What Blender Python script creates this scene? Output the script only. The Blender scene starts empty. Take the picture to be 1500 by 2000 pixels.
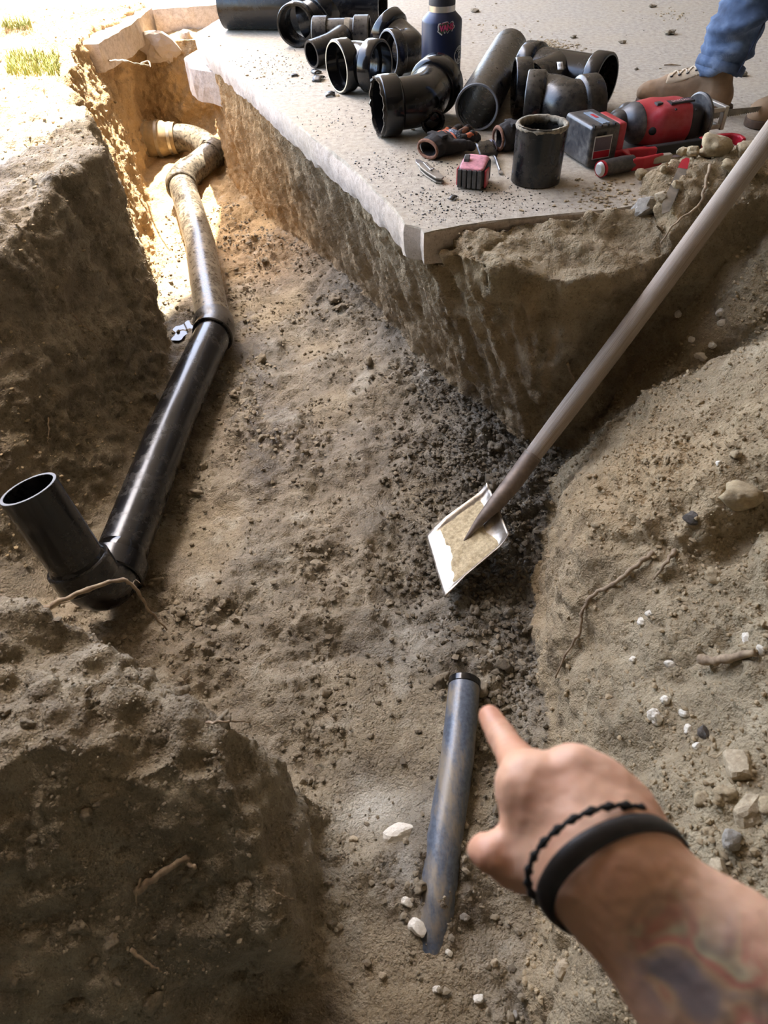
import bpy, math, random
import numpy as np
from mathutils import Vector, Matrix

scene = bpy.context.scene
COL = scene.collection
random.seed(7)
RNG = np.random.default_rng(11)

# ------------------------------------------------------------------ camera
FPX = 1387.0                       # focal length in pixels of the 1500 x 2000 frame
CAM = np.array([0.0, 0.0, 0.67])   # the slab top is z = 0
def _basis():
    d = np.array([815 - 750.0, 2375 - 1000.0, FPX]); d /= np.linalg.norm(d)
    up = -d
    f = np.array([0, 0, 1.0]); y = f - f.dot(up) * up; y /= np.linalg.norm(y)
    return np.array([np.cross(y, up), y, up])
BAS = _basis()
def P(px, py, z):
    """world point on the level z seen at a pixel of the photograph"""
    r = BAS @ np.array([px - 750.0, py - 1000.0, FPX])
    return CAM + r * (z - CAM[2]) / r[2]
def PD(px, py, depth):
    return CAM + BAS @ np.array([(px - 750.0) / FPX, (py - 1000.0) / FPX, 1.0]) * depth

cd = bpy.data.cameras.new('camera')
cam = bpy.data.objects.new('camera', cd); COL.objects.link(cam)
cd.sensor_fit = 'VERTICAL'; cd.sensor_height = 9.8; cd.lens = 9.8 * FPX / 2000
cd.clip_start = 0.02; cd.clip_end = 200
rx, dn, fw = BAS @ np.array([1.0, 0, 0]), BAS @ np.array([0, 1.0, 0]), BAS @ np.array([0, 0, 1.0])
cam.matrix_world = Matrix(((rx[0], -dn[0], -fw[0], CAM[0]), (rx[1], -dn[1], -fw[1], CAM[1]), (rx[2], -dn[2], -fw[2], CAM[2]), (0, 0, 0, 1)))
cd.dof.use_dof = True; cd.dof.focus_distance = 1.75; cd.dof.aperture_fstop = 2.4
scene.camera = cam

# ------------------------------------------------------------------ light
w = bpy.data.worlds.new('sky'); scene.world = w; w.use_nodes = True
nt = w.node_tree; bg = nt.nodes['Background']
sky = nt.nodes.new('ShaderNodeTexSky'); sky.sky_type = 'NISHITA'; sky.sun_disc = False
sky.sun_elevation = math.radians(62); sky.sun_rotation = math.radians(-28); sky.dust_density = 2.5; sky.air_density = 1.0
nt.links.new(sky.outputs[0], bg.inputs[0]); bg.inputs[1].default_value = 0.54
sl = bpy.data.lights.new('sun', 'SUN'); sl.energy = 11.0; sl.angle = math.radians(0.6); sl.color = (1.0, 0.965, 0.90)
sun = bpy.data.objects.new('sun', sl); COL.objects.link(sun)
SUNV = Vector((-0.08, 0.36, 1.0)).normalized()
sun.rotation_euler = SUNV.to_track_quat('Z', 'Y').to_euler()
scene.view_settings.view_transform = 'Standard'; scene.view_settings.look = 'None'
scene.view_settings.exposure = 1.62; scene.view_settings.gamma = 1.0; scene.view_settings.use_curve_mapping = False

# ------------------------------------------------------------------ numpy noise and surface nets
_PERM = np.random.default_rng(3).permutation(256).astype(np.int32)
_G = np.random.default_rng(4).normal(size=(256, 3)).astype(np.float32); _G /= np.linalg.norm(_G, axis=1)[:, None]
def perlin(p, freq=1.0, seed=0):
    p = np.asarray(p, np.float32) * np.float32(freq) + np.float32(seed * 17.31)
    i = np.floor(p).astype(np.int32); f = p - i
    u = f * f * f * (f * (f * 6 - 15) + 10)
    r = 0
    for dx in (0, 1):
        wx = u[:, 0] if dx else 1 - u[:, 0]
        hx = _PERM[(i[:, 0] + dx) & 255]
        for dy in (0, 1):
            wy = u[:, 1] if dy else 1 - u[:, 1]
            hy = _PERM[(hx + i[:, 1] + dy) & 255]
            for dz in (0, 1):
                wz = u[:, 2] if dz else 1 - u[:, 2]
                g = _G[_PERM[(hy + i[:, 2] + dz) & 255]]
                d = g[:, 0] * (f[:, 0] - dx) + g[:, 1] * (f[:, 1] - dy) + g[:, 2] * (f[:, 2] - dz)
                r = r + d * wx * wy * wz
    return r * 1.6
def fbm(p, freq, octs=3, seed=0, gain=0.5):
    a, r = 1.0, 0
    for o in range(octs):
        r = r + a * perlin(p, freq * 2 ** o, seed + o); a *= gain
    return r
def worley(p, freq, seed=0):
    """distance to the nearest and second feature point"""
    p = np.asarray(p, np.float32) * freq + seed * 7.7
    i = np.floor(p).astype(np.int32); f = p - i
    d1 = np.full(len(p), 9.0, np.float32); d2 = d1.copy()
    J = np.random.default_rng(5 + seed).random((256, 3)).astype(np.float32)
    for dx in (-1, 0, 1):
        hx = _PERM[(i[:, 0] + dx) & 255]
        for dy in (-1, 0, 1):
            hy = _PERM[(hx + i[:, 1] + dy) & 255]
            for dz in (-1, 0, 1):
                q = J[_PERM[(hy + i[:, 2] + dz) & 255]]
                d = (q[:, 0] + dx - f[:, 0]) ** 2 + (q[:, 1] + dy - f[:, 1]) ** 2 + (q[:, 2] + dz - f[:, 2]) ** 2
                m = d < d1
                d2 = np.where(m, d1, np.minimum(d2, d)); d1 = np.where(m, d, d1)
    return np.sqrt(d1), np.sqrt(d2)
def surface_nets(f, org, vox):
    """mesh of f = 0 (f > 0 inside); returns verts, quads"""
    ins = f > 0
    nx, ny, nz = f.shape
    c = np.zeros((nx - 1, ny - 1, nz - 1), np.uint8)
    for a in (0, 1):
        for b in (0, 1):
            for d in (0, 1):
                c += ins[a:nx - 1 + a, b:ny - 1 + b, d:nz - 1 + d]
    act = (c > 0) & (c < 8)
    idx = np.argwhere(act)
    vid = np.full(act.shape, -1, np.int32); vid[act] = np.arange(len(idx))
    s = np.zeros((len(idx), 3), np.float32); n = np.zeros(len(idx), np.float32)
    X, Y, Z = idx.T
    for ax in range(3):
        o = [k for k in range(3) if k != ax]
        for a in (0, 1):
            for b in (0, 1):
                q = np.zeros(3, int); q[o[0]] = a; q[o[1]] = b
                e = q.copy(); e[ax] = 1
                f0 = f[X + q[0], Y + q[1], Z + q[2]]; f1 = f[X + e[0], Y + e[1], Z + e[2]]
                m = (f0 > 0) != (f1 > 0)
                t = np.where(m, f0 / np.where(m, f0 - f1, 1), 0)
                pt = np.tile(q.astype(np.float32), (len(idx), 1)); pt[:, ax] = t
                s += pt * m[:, None]; n += m
    V = (idx + s / n[:, None]) * vox + np.asarray(org)
    Q = []
    for ax in range(3):
        b, d = [(1, 2), (2, 0), (0, 1)][ax]
        sl0 = [slice(1, -1)] * 3; sl0[ax] = slice(0, -1)
        sl1 = [slice(1, -1)] * 3; sl1[ax] = slice(1, None)
        a0 = ins[tuple(sl0)]; a1 = ins[tuple(sl1)]
        for flip in (0, 1):
            m = (a0 & ~a1) if not flip else (~a0 & a1)
            e = np.argwhere(m)
            if not len(e): continue
            off = np.ones(3, int); off[ax] = 0
            e = e + off
            def cell(db, dd):
                g = e.copy(); g[:, b] -= db; g[:, d] -= dd
                return vid[g[:, 0], g[:, 1], g[:, 2]]
            q = np.stack([cell(1, 1), cell(0, 1), cell(0, 0), cell(1, 0)], 1)
            Q.append(q if not flip else q[:, ::-1])
    Q = np.concatenate(Q)
    return V.astype(np.float32), Q[(Q >= 0).all(1)]
def vnormals(V, Q):
    n = np.cross(V[Q[:, 2]] - V[Q[:, 0]], V[Q[:, 3]] - V[Q[:, 1]])
    N = np.zeros_like(V)
    for k in range(4):
        for a in range(3):
            N[:, a] += np.bincount(Q[:, k], n[:, a], len(V))
    return N / (np.linalg.norm(N, axis=1)[:, None] + 1e-12)
def sdf_grid(lo, hi, vox):
    g = [np.arange(lo[k], hi[k] + vox, vox, dtype=np.float32) for k in range(3)]
    return np.meshgrid(*g, indexing='ij')
def smin(a, b, k):
    h = np.clip(0.5 + 0.5 * (b - a) / k, 0, 1)
    return b + (a - b) * h - k * h * (1 - h)
def smax(a, b, k): return -smin(-a, -b, k)
def sd_cone(X, Y, Z, a, b, ra, rb):
    """signed distance of a rounded cone from a to b (negative inside)"""
    a, b = np.asarray(a, float), np.asarray(b, float); d = b - a; L = d.dot(d)
    t = np.clip(((X - a[0]) * d[0] + (Y - a[1]) * d[1] + (Z - a[2]) * d[2]) / L, 0, 1)
    return np.sqrt((X - a[0] - t * d[0]) ** 2 + (Y - a[1] - t * d[1]) ** 2 + (Z - a[2] - t * d[2]) ** 2) - (ra + (rb - ra) * t)
def sd_ball(X, Y, Z, c, r):
    """ellipsoid, approximate"""
    r = np.broadcast_to(np.asarray(r, float), 3)
    q = np.sqrt(((X - c[0]) / r[0]) ** 2 + ((Y - c[1]) / r[1]) ** 2 + ((Z - c[2]) / r[2]) ** 2)
    return (q - 1) * min(r)
def sd_box(X, Y, Z, c, h, r=0.0):
    qx, qy, qz = np.abs(X - c[0]) - h[0] + r, np.abs(Y - c[1]) - h[1] + r, np.abs(Z - c[2]) - h[2] + r
    return np.sqrt(np.maximum(qx, 0) ** 2 + np.maximum(qy, 0) ** 2 + np.maximum(qz, 0) ** 2) + np.minimum(np.maximum(qx, np.maximum(qy, qz)), 0) - r

# ------------------------------------------------------------------ object helpers
def link(name, me, mat, parent=None, loc=(0, 0, 0)):
    o = bpy.data.objects.new(name, me); COL.objects.link(o)
    if mat is not None and not me.materials: me.materials.append(mat)
    if parent is not None: o.parent = parent
    o.location = loc
    return o
def mesh_np(name, V, F, smooth=True):
    me = bpy.data.meshes.new(name)
    V = np.asarray(V, np.float32); F = np.asarray(F, np.int32)
    me.vertices.add(len(V)); me.vertices.foreach_set('co', V.ravel())
    k = F.shape[1]
    me.loops.add(F.size); me.loops.foreach_set('vertex_index', F.ravel())
    me.polygons.add(len(F)); me.polygons.foreach_set('loop_start', np.arange(0, F.size, k, dtype=np.int32))
    me.update(calc_edges=True)
    me.polygons.foreach_set('use_smooth', np.full(len(F), smooth)); me.update()
    return me
def wloc(o):
    v = Vector((0, 0, 0))
    while o is not None: v = v + Vector(o.location); o = o.parent
    return np.array(v)
def part(name, geo, mat, parent=None, smooth=True, base=None):
    """geo = (verts, faces) in world space; a child keeps its thing's origin"""
    V, F = geo
    V = np.asarray(V, float)
    off = wloc(parent) if parent is not None else (np.asarray(base, float) if base is not None else np.zeros(3))
    V = V - off
    if isinstance(F, np.ndarray): me = mesh_np(name, V, F, smooth)
    else:
        me = bpy.data.meshes.new(name); me.from_pydata([tuple(v) for v in V], [], [tuple(f) for f in F]); me.update()
        me.polygons.foreach_set('use_smooth', [smooth] * len(me.polygons))
    o = link(name, me, mat, parent)
    if parent is None: o.location = off
    return o
def thing(name, loc, label, cat, group=None):
    o = bpy.data.objects.new(name, None); COL.objects.link(o); o.location = loc; o.empty_display_size = 0.05
    return tag(o, label, cat, group)
def tag(o, label=None, cat=None, group=None, kind=None):
    if label: o['label'] = label
    if cat: o['category'] = cat
    if group: o['group'] = group
    if kind: o['kind'] = kind
    return o
def sharp(o, deg=35):
    """flat across edges sharper than deg"""
    me = o.data; a = math.radians(deg)
    import bmesh
    bm = bmesh.new(); bm.from_mesh(me); bmesh.ops.recalc_face_normals(bm, faces=bm.faces)
    for e in bm.edges:
        e.smooth = not (len(e.link_faces) == 2 and e.calc_face_angle(0) > a)
    bm.to_mesh(me); bm.free(); return o
def bevel(o, wd=0.002, seg=2, deg=40):
    m = o.modifiers.new('bevel', 'BEVEL'); m.width = wd; m.segments = seg; m.limit_method = 'ANGLE'; m.angle_limit = math.radians(deg)
    return o
def frames(pts):
    pts = [np.asarray(p, float) for p in pts]; n = len(pts); T = []
    for i in range(n):
        a = pts[max(i - 1, 0)]; b = pts[min(i + 1, n - 1)]; t = b - a; T.append(t / np.linalg.norm(t))
    u = np.cross(T[0], [0, 0, 1.0])
    if np.linalg.norm(u) < 1e-3: u = np.cross(T[0], [0, 1.0, 0])
    u /= np.linalg.norm(u); out = []
    for i in range(n):
        u = u - u.dot(T[i]) * T[i]; u /= np.linalg.norm(u)
        out.append((pts[i], T[i], u.copy(), np.cross(T[i], u)))
    return out
def sweep(pts, rad, seg=32, inner=None, cap=True, prof=None):
    """tube along pts; rad number or list; inner radius (number or list) makes it hollow; prof(angle) scales the outline"""
    fr = frames(pts); n = len(fr)
    R = [rad] * n if np.isscalar(rad) else list(rad)
    an = np.arange(seg) * 2 * math.pi / seg
    k = np.array([prof(a) if prof else 1.0 for a in an])
    V, F = [], []
    def ring(i, r):
        p, t, u, v = fr[i]
        V.extend(p + (u * math.cos(a) + v * math.sin(a)) * r * kk for a, kk in zip(an, k))
    for i in range(n): ring(i, R[i])
    for i in range(n - 1):
        for j in range(seg):
            j2 = (j + 1) % seg; F.append((i * seg + j, i * seg + j2, (i + 1) * seg + j2, (i + 1) * seg + j))
    if inner is not None:
        I = [inner] * n if np.isscalar(inner) else list(inner)
        b = len(V)
        for i in range(n): ring(i, I[i])
        for i in range(n - 1):
            for j in range(seg):
                j2 = (j + 1) % seg; F.append((b + i * seg + j, b + (i + 1) * seg + j, b + (i + 1) * seg + j2, b + i * seg + j2))
        for j in range(seg):
            j2 = (j + 1) % seg
            F.append((j, b + j, b + j2, j2)); e = (n - 1) * seg
            F.append((e + j, e + j2, b + e + j2, b + e + j))
    elif cap:
        F.append(tuple(range(seg))[::-1]); F.append(tuple((n - 1) * seg + j for j in range(seg)))
    return V, F
def lathe(a, b, prof, seg=40):
    """prof: list of (t along a->b in metres, radius)"""
    a, b = np.asarray(a, float), np.asarray(b, float); d = (b - a) / np.linalg.norm(b - a)
    u = np.cross(d, [0, 0, 1.0])
    if np.linalg.norm(u) < 1e-3: u = np.array([1.0, 0, 0])
    u /= np.linalg.norm(u); v = np.cross(d, u); V, F = [], []
    for t, r in prof:
        for j in range(seg):
            q = 2 * math.pi * j / seg
            V.append(a + d * t + (u * math.cos(q) + v * math.sin(q)) * r)
    n = len(prof)
    for i in range(n - 1):
        for j in range(seg):
            j2 = (j + 1) % seg; F.append((i * seg + j, i * seg + j2, (i + 1) * seg + j2, (i + 1) * seg + j))
    return V, F
def box(c, h, rot=None, taper=None):
    V = []
    for z in (-1, 1):
        for y in (-1, 1):
            for x in (-1, 1):
                q = np.array([x * h[0], y * h[1], z * h[2]])
                if taper: q[:2] *= taper if z > 0 else 1
                V.append(q)
    V = np.array(V)
    if rot is not None: V = V @ np.asarray(rot).T
    return V + np.asarray(c), [(0, 2, 3, 1), (4, 5, 7, 6), (0, 1, 5, 4), (2, 6, 7, 3), (0, 4, 6, 2), (1, 3, 7, 5)]
def prism(poly, h0, h1, org, ax, ay, az):
    """2-D outline poly in the (ax, ay) plane, extruded from h0 to h1 along az"""
    org, ax, ay, az = map(lambda q: np.asarray(q, float), (org, ax, ay, az)); n = len(poly)
    V = [org + ax * x + ay * y + az * h0 for x, y in poly] + [org + ax * x + ay * y + az * h1 for x, y in poly]
    F = [tuple(range(n))[::-1], tuple(range(n, 2 * n))] + [(i, (i + 1) % n, n + (i + 1) % n, n + i) for i in range(n)]
    return V, F
def join(*geos):
    V, F = [], []
    for v, f in geos:
        b = len(V); V.extend(list(map(np.asarray, v))); F.extend(tuple(i + b for i in q) for q in f)
    return V, F
def rotz(a): c, s = math.cos(a), math.sin(a); return np.array([[c, -s, 0], [s, c, 0], [0, 0, 1.0]])
def arc(p0, corner, p1, n=9):
    """quadratic bend between two legs"""
    p0, c, p1 = map(lambda q: np.asarray(q, float), (p0, corner, p1))
    return [(1 - t) ** 2 * p0 + 2 * t * (1 - t) * c + t * t * p1 for t in np.linspace(0, 1, n)]
def unit(v): v = np.asarray(v, float); return v / np.linalg.norm(v)

# ------------------------------------------------------------------ materials
def S(r, g, b):
    """sRGB 0-255 to linear"""
    f = lambda c: (c / 12.92) if c <= 0.04045 else ((c + 0.055) / 1.055) ** 2.4
    return tuple(f(c / 255) for c in (r, g, b)) + (1.0,)
class N:
    def __init__(s, name):
        s.m = bpy.data.materials.new(name); s.m.use_nodes = True; s.t = s.m.node_tree
        s.b = s.t.nodes['Principled BSDF']; s.co = s.t.nodes.new('ShaderNodeTexCoord')
    def node(s, kind, **kw):
        n = s.t.nodes.new('ShaderNode' + kind)
        for k, v in kw.items(): setattr(n, k, v)
        return n
    def put(s, a, b): s.t.links.new(a, b)
    def map(s, sc=(1, 1, 1), src='Object', rot=(0, 0, 0)):
        m = s.node('Mapping'); m.inputs['Scale'].default_value = sc; m.inputs['Rotation'].default_value = rot
        s.put(s.co.outputs[src], m.inputs[0]); return m.outputs[0]
    def noise(s, scale, detail=4, rough=0.6, vec=None, dist=0.0):
        n = s.node('TexNoise'); n.inputs['Scale'].default_value = scale; n.inputs['Detail'].default_value = detail
        n.inputs['Roughness'].default_value = rough; n.inputs['Distortion'].default_value = dist
        s.put(vec if vec is not None else s.co.outputs['Object'], n.inputs['Vector']); return n.outputs['Fac']
    def voro(s, scale, feat='F1', vec=None):
        n = s.node('TexVoronoi', feature=feat); n.inputs['Scale'].default_value = scale
        s.put(vec if vec is not None else s.co.outputs['Object'], n.inputs['Vector']); return n.outputs[0]
    def ramp(s, fac, stops):
        r = s.node('ValToRGB'); e = r.color_ramp.elements
        while len(e) < len(stops): e.new(0.5)
        for el, (p, c) in zip(e, stops):
            el.position = p; el.color = c if len(c) == 4 else tuple(c) + (1,)
        s.put(fac, r.inputs[0]); return r.outputs[0]
    def mix(s, fac, a, b, mode='MIX'):
        m = s.node('Mix', data_type='RGBA', blend_type=mode)
        for q, v in ((0, fac), (6, a), (7, b)):
            if hasattr(v, 'is_linked') or hasattr(v, 'links'): s.put(v, m.inputs[q])
            else: m.inputs[q].default_value = v
        return m.outputs[2]
    def math(s, op, a, b=0.5):
        m = s.node('Math', operation=op)
        for q, v in ((0, a), (1, b)):
            if hasattr(v, 'links'): s.put(v, m.inputs[q])
            else: m.inputs[q].default_value = v
        return m.outputs[0]
    def attr(s, name):
        a = s.node('Attribute'); a.attribute_name = name; return a
    def bump(s, h, strength=0.5, dist=0.01):
        b = s.node('Bump'); b.inputs['Strength'].default_value = strength; b.inputs['Distance'].default_value = dist
        s.put(h, b.inputs['Height'])
        if s.b.inputs['Normal'].links: s.put(s.b.inputs['Normal'].links[0].from_socket, b.inputs['Normal'])
        s.put(b.outputs[0], s.b.inputs['Normal']); return s
    def set(s, col=None, rough=None, metal=None, spec=None, coat=None):
        for k, v in (('Base Color', col), ('Roughness', rough), ('Metallic', metal), ('Specular IOR Level', spec), ('Coat Weight', coat)):
            if v is None: continue
            if hasattr(v, 'links'): s.put(v, s.b.inputs[k])
            else: s.b.inputs[k].default_value = v
        return s
def BW(a): return (a, a, a, 1)
def plain(name, col, rough=0.5, metal=0.0, var=0.12, scale=40, bumpd=0.0):
    n = N(name); f = n.noise(scale, 3)
    a = tuple(c * (1 - var) for c in col[:3]) + (1,); b = tuple(min(1, c * (1 + var)) for c in col[:3]) + (1,)
    n.set(n.ramp(f, [(0.3, a), (0.7, b)]), rough, metal)
    if bumpd: n.bump(f, 0.5, bumpd)
    return n.m
# ------------------------------------------------------------------ soil
def soil_material():
    n = N('soil')
    big = n.noise(2.3, 3, 0.55); mid = n.noise(14, 5, 0.65); fin = n.noise(150, 4, 0.7); grit = n.noise(420, 2, 0.6)
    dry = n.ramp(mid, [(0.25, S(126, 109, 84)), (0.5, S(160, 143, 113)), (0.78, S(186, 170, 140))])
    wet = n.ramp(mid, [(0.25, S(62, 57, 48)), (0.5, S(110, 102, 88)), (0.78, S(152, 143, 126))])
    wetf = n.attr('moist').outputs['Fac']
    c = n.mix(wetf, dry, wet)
    ora = n.mix(n.ramp(big, [(0.45, BW(0)), (0.7, BW(0.15))]), c, S(176, 144, 100))
    sp = n.mix(n.ramp(fin, [(0.30, BW(0.55)), (0.46, BW(0))]), ora, S(70, 54, 36))
    sp = n.mix(n.ramp(grit, [(0.62, BW(0)), (0.78, BW(0.45))]), sp, S(206, 188, 152))
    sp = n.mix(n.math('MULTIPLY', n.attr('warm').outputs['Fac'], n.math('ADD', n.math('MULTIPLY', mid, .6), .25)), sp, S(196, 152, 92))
    clay = n.attr('clay').outputs['Fac']
    sp = n.mix(clay, sp, S(190, 184, 168))
    sl = n.attr('slick').outputs['Fac']
    sp = n.mix(n.math('MULTIPLY', sl, 0.5), sp, S(70, 60, 48))
    ro = n.math('SUBTRACT', n.math('SUBTRACT', 0.93, n.math('MULTIPLY', wetf, .36)), n.math('MULTIPLY', sl, 0.45))
    n.set(sp, ro, spec=0.5)
    cl = n.voro(95, 'F1'); cl2 = n.voro(230, 'F1')
    h = n.math('ADD', n.math('MULTIPLY', fin, 0.9), n.math('MULTIPLY', grit, 0.45))
    h = n.math('SUBTRACT', h, n.math('MULTIPLY', cl, 0.55)); h = n.math('SUBTRACT', h, n.math('MULTIPLY', cl2, 0.35))
    n.bump(h, 1.0, 0.006)
    return n.m
M_SOIL = soil_material()

def poly_sdf(X, Y, poly):
    """signed distance to a closed outline, positive inside"""
    p = np.asarray(poly, float); d = np.full(X.shape, 1e9); ins = np.zeros(X.shape, bool)
    for (x0, y0), (x1, y1) in zip(p, np.roll(p, -1, 0)):
        ex, ey = x1 - x0, y1 - y0
        t = np.clip(((X - x0) * ex + (Y - y0) * ey) / (ex * ex + ey * ey + 1e-12), 0, 1)
        d = np.minimum(d, (X - x0 - t * ex) ** 2 + (Y - y0 - t * ey) ** 2)
        ins ^= ((y0 > Y) != (y1 > Y)) & (X < x0 + (Y - y0) * ex / (ey if abs(ey) > 1e-12 else 1e-12))
    d = np.sqrt(d); return np.where(ins, d, -d)
def sstep(a, b, x):
    t = np.clip((x - a) / (b - a), 0, 1); return t * t * (3 - 2 * t)

SLAB_PX = [(380, 66), (400, 90), (426, 110), (495, 167), (532, 205), (591, 253), (642, 293), (693, 335), (725, 366), (752, 392), (780, 421), (790, 438), (808, 442), (822, 446), (828, 456), (850, 450), (903, 440), (999, 427), (1127, 416), (1212, 407)]
SLAB_EDGE = [P(x, y, 0.0)[:2] for x, y in SLAB_PX]
SLAB_T = 0.078
PIPE_Z = -0.53
PIPE_PTS = [P(202, 1174, -0.545), P(244, 1065, -0.535), P(335, 830, PIPE_Z), P(420, 645, PIPE_Z), P(352, 352, -0.50), P(415, 300, -0.475), P(388, 268, -0.46), P(285, 272, -0.46)]
PIPE_R = 0.057
STUB = [P(907, 1338, -0.585), P(893, 1480, -0.590), P(868, 1640, -0.598), P(848, 1800, -0.615), P(838, 1900, -0.65)]

def seg_dist2(X, Y, a, b):
    ex, ey = b[0] - a[0], b[1] - a[1]
    t = np.clip(((X - a[0]) * ex + (Y - a[1]) * ey) / (ex * ex + ey * ey), 0, 1)
    return np.hypot(X - a[0] - t * ex, Y - a[1] - t * ey), t

def build_earth():
    vox = 0.0075
    lo = np.array([-1.72, -0.12, -0.74]); hi = np.array([1.42, 4.12, 0.17])
    gx = np.arange(lo[0], hi[0], vox, dtype=np.float32); gy = np.arange(lo[1], hi[1], vox, dtype=np.float32); gz = np.arange(lo[2], hi[2], vox, dtype=np.float32)
    X, Y = np.meshgrid(gx, gy, indexing='ij'); sh = X.shape
    p2 = np.stack([X.ravel(), Y.ravel(), np.zeros(X.size, np.float32)], 1)
    n2 = lambda fr, o=3, s=0: fbm(p2, fr, o, s).reshape(sh).astype(np.float32)
    wx, wy = n2(3.5, 3, 1) * 0.030, n2(3.5, 3, 2) * 0.030
    XW, YW = X + wx, Y + wy
    big = n2(2.2, 3, 5); med = n2(7, 3, 8)
    # slab bank: outline at the slab's underside and at the trench floor
    slab = SLAB_EDGE
    a_top = [(-0.62, 3.9), (slab[0][0] + .02, slab[0][1]), (-0.40, 2.86), (-0.145, 2.20), (0.02, 1.80), (0.112, 1.545), (0.17, 1.50), (0.24, 1.425), (0.42, 1.385), (0.60, 1.43), (0.85, 1.56), (1.5, 1.9), (1.5, 5), (-.62, 5)]
    a_bot = [(-0.80, 4.2), (-0.76, 3.80), (-0.64, 3.42), (-0.46, 3.05), (-0.235, 2.70), (0.015, 2.20), (0.12, 1.95), (0.205, 1.76), (0.29, 1.60), (0.385, 1.46), (0.50, 1.43), (0.70, 1.52), (1.0, 1.75), (1.5, 2.1), (1.5, 5), (-.8, 5)]
    dA1, dA0 = poly_sdf(X + wx * .6, Y + wy * .6, a_top).astype(np.float32), poly_sdf(XW, YW, a_bot).astype(np.float32)
    sl = poly_sdf(X, Y, [tuple(q) for q in slab] + [(3, 2.0), (3, 6), (-.55, 6), (-.63, 3.77)]).astype(np.float32)
    outd = np.maximum(-sl, 0)
    topA = np.where(sl > -0.002, -SLAB_T - 0.004, -0.004 - 0.30 * outd + med * 0.008 - 0.05 * sstep(0.24, 0.12, X))
    topA = np.where((sl <= -0.002) & (X < 0.13), -SLAB_T - 0.01, topA)
    # mound of spoil thrown onto the slab at the right
    md = np.hypot((X - 0.98) / 0.40, (Y - 1.66) / 0.26)
    mound = 0.135 * np.exp(-md ** 2 * 1.3) + 0.05 * np.exp(-(((X - .70) / .16) ** 2 + ((Y - 1.62) / .10) ** 2)) - 0.045 + med * 0.014 - 1.6 * sstep(0.66, 0.45, X)
    # right bank
    d_out = [(0.44, 1.33), (0.415, 1.15), (0.335, 0.93), (0.305, 0.72), (0.265, 0.5), (0.20, 0.25), (0.17, -0.3), (3, -0.3), (3, 2.0), (1.15, 1.93), (0.85, 1.68), (0.62, 1.44), (0.52, 1.38)]
    dD = poly_sdf(XW, YW, d_out).astype(np.float32)
    dD = dD + (.060 * np.exp(-(((X - .46) / .11) ** 2 + ((Y - 1.04) / .12) ** 2)) - .085 * np.exp(-(((X - .60) / .10) ** 2 + ((Y - .77 - .35 * (X - .6)) / .055) ** 2))).astype(np.float32)
    topD = -0.02 + 0.14 * np.clip(X - 0.8, 0, 1) + big * 0.03
    # loose spoil filling the gully between the slab and the right bank
    fill = -0.60 + 1.36 * (XW - 0.46); fill = np.minimum(fill, 0.01 + 0.10 * (X - .9)) + 0.02 * med
    fill = np.where(X > .44, fill, -1.0) - 2.0 * sstep(1.35, 1.05, Y) * (X < 3)
    # left bank
    b_top = [(-3, 1.30), (-1.15, 1.50), (-0.93, 1.58), (-0.855, 1.68), (-0.82, 1.95), (-0.745, 2.19), (-0.80, 2.30), (-0.90, 2.55), (-1.035, 2.77), (-1.12, 3.3), (-1.16, 3.6), (-1.05, 3.80), (-1.0, 5), (-3, 5)]
    b_bot = [(-3, 1.05), (-1.2, 1.10), (-0.93, 1.14), (-0.80, 1.24), (-0.715, 1.40), (-0.70, 1.70), (-0.705, 2.05), (-0.80, 2.45), (-0.90, 2.85), (-1.0, 3.3), (-1.05, 3.6), (-1.12, 3.85), (-1.15, 5), (-3, 5)]
    dB1, dB0 = poly_sdf(XW, YW, b_top).astype(np.float32), poly_sdf(XW, YW, b_bot).astype(np.float32)
    blk = sstep(2.55, 2.30, Y)
    topB = 0.01 + big * 0.02 + med * 0.010 - 0.05 * sstep(2.0, 1.6, Y) * sstep(-1.0, -.85, X)
    # far end wall
    dE = (Y + wy - 3.93).astype(np.float32)
    # near left bank: a tongue of earth
    def plane(nx_, ny_, c): return (nx_ * XW + ny_ * YW + c).astype(np.float32)
    topC = -0.265 + 0.10 * np.clip(-X - 0.35, 0, 1) + 0.05 * med - 0.05 * sstep(-0.42, -0.12, X)
    # floor
    dp = np.full(sh, 9.0, np.float32)
    for a, b in zip(PIPE_PTS[1:-1], PIPE_PTS[2:]): dp = np.minimum(dp, seg_dist2(X, Y, a, b)[0])
    flo = -0.618 + 0.022 * big + 0.010 * med + 0.05 * sstep(-0.25, 0.0, dA0) + 0.10 * sstep(3.0, 3.9, Y)
    flo = flo + 0.045 * sstep(0.30, 0.02, np.abs(XW + 0.02 - 0.25 * (2.2 - Y))) * sstep(1.2, 1.9, Y) * sstep(3.2, 2.6, Y)
    flo = np.where(dp < .09, np.minimum(flo, -0.575 + 0.09 * sstep(3.0, 3.9, Y)), flo)
    pit = np.exp(-(((X - 0.32) / 0.09) ** 2 + ((Y - 1.13) / 0.10) ** 2)); flo = flo - 0.035 * pit
    flo = flo - 0.02 * np.exp(-(((X + .72) / .22) ** 2 + ((Y - 1.02) / .14) ** 2))
    dep = np.exp(-(((X + 0.05) / 0.10) ** 2 + ((Y - 0.56) / 0.09) ** 2)); flo = flo - 0.03 * dep
    Z = gz[None, None, :]
    def lerp_bank(d0, d1, top, z0=-0.62, z1=-0.07, scale=0.9):
        t = np.clip((Z - z0) / (z1 - z0), 0, 1.25)
        return np.minimum((d0[..., None] * (1 - t) + d1[..., None] * t) * scale, (top[..., None] - Z).astype(np.float32))
    zt = np.array([-0.8, -0.62, -0.52, -0.42, -0.3, -0.1, 0.0, 0.12]); ot = np.array([-.02, 0, 0.02, 0.05, 0.125, 0.30, 0.42, 0.62])
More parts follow.
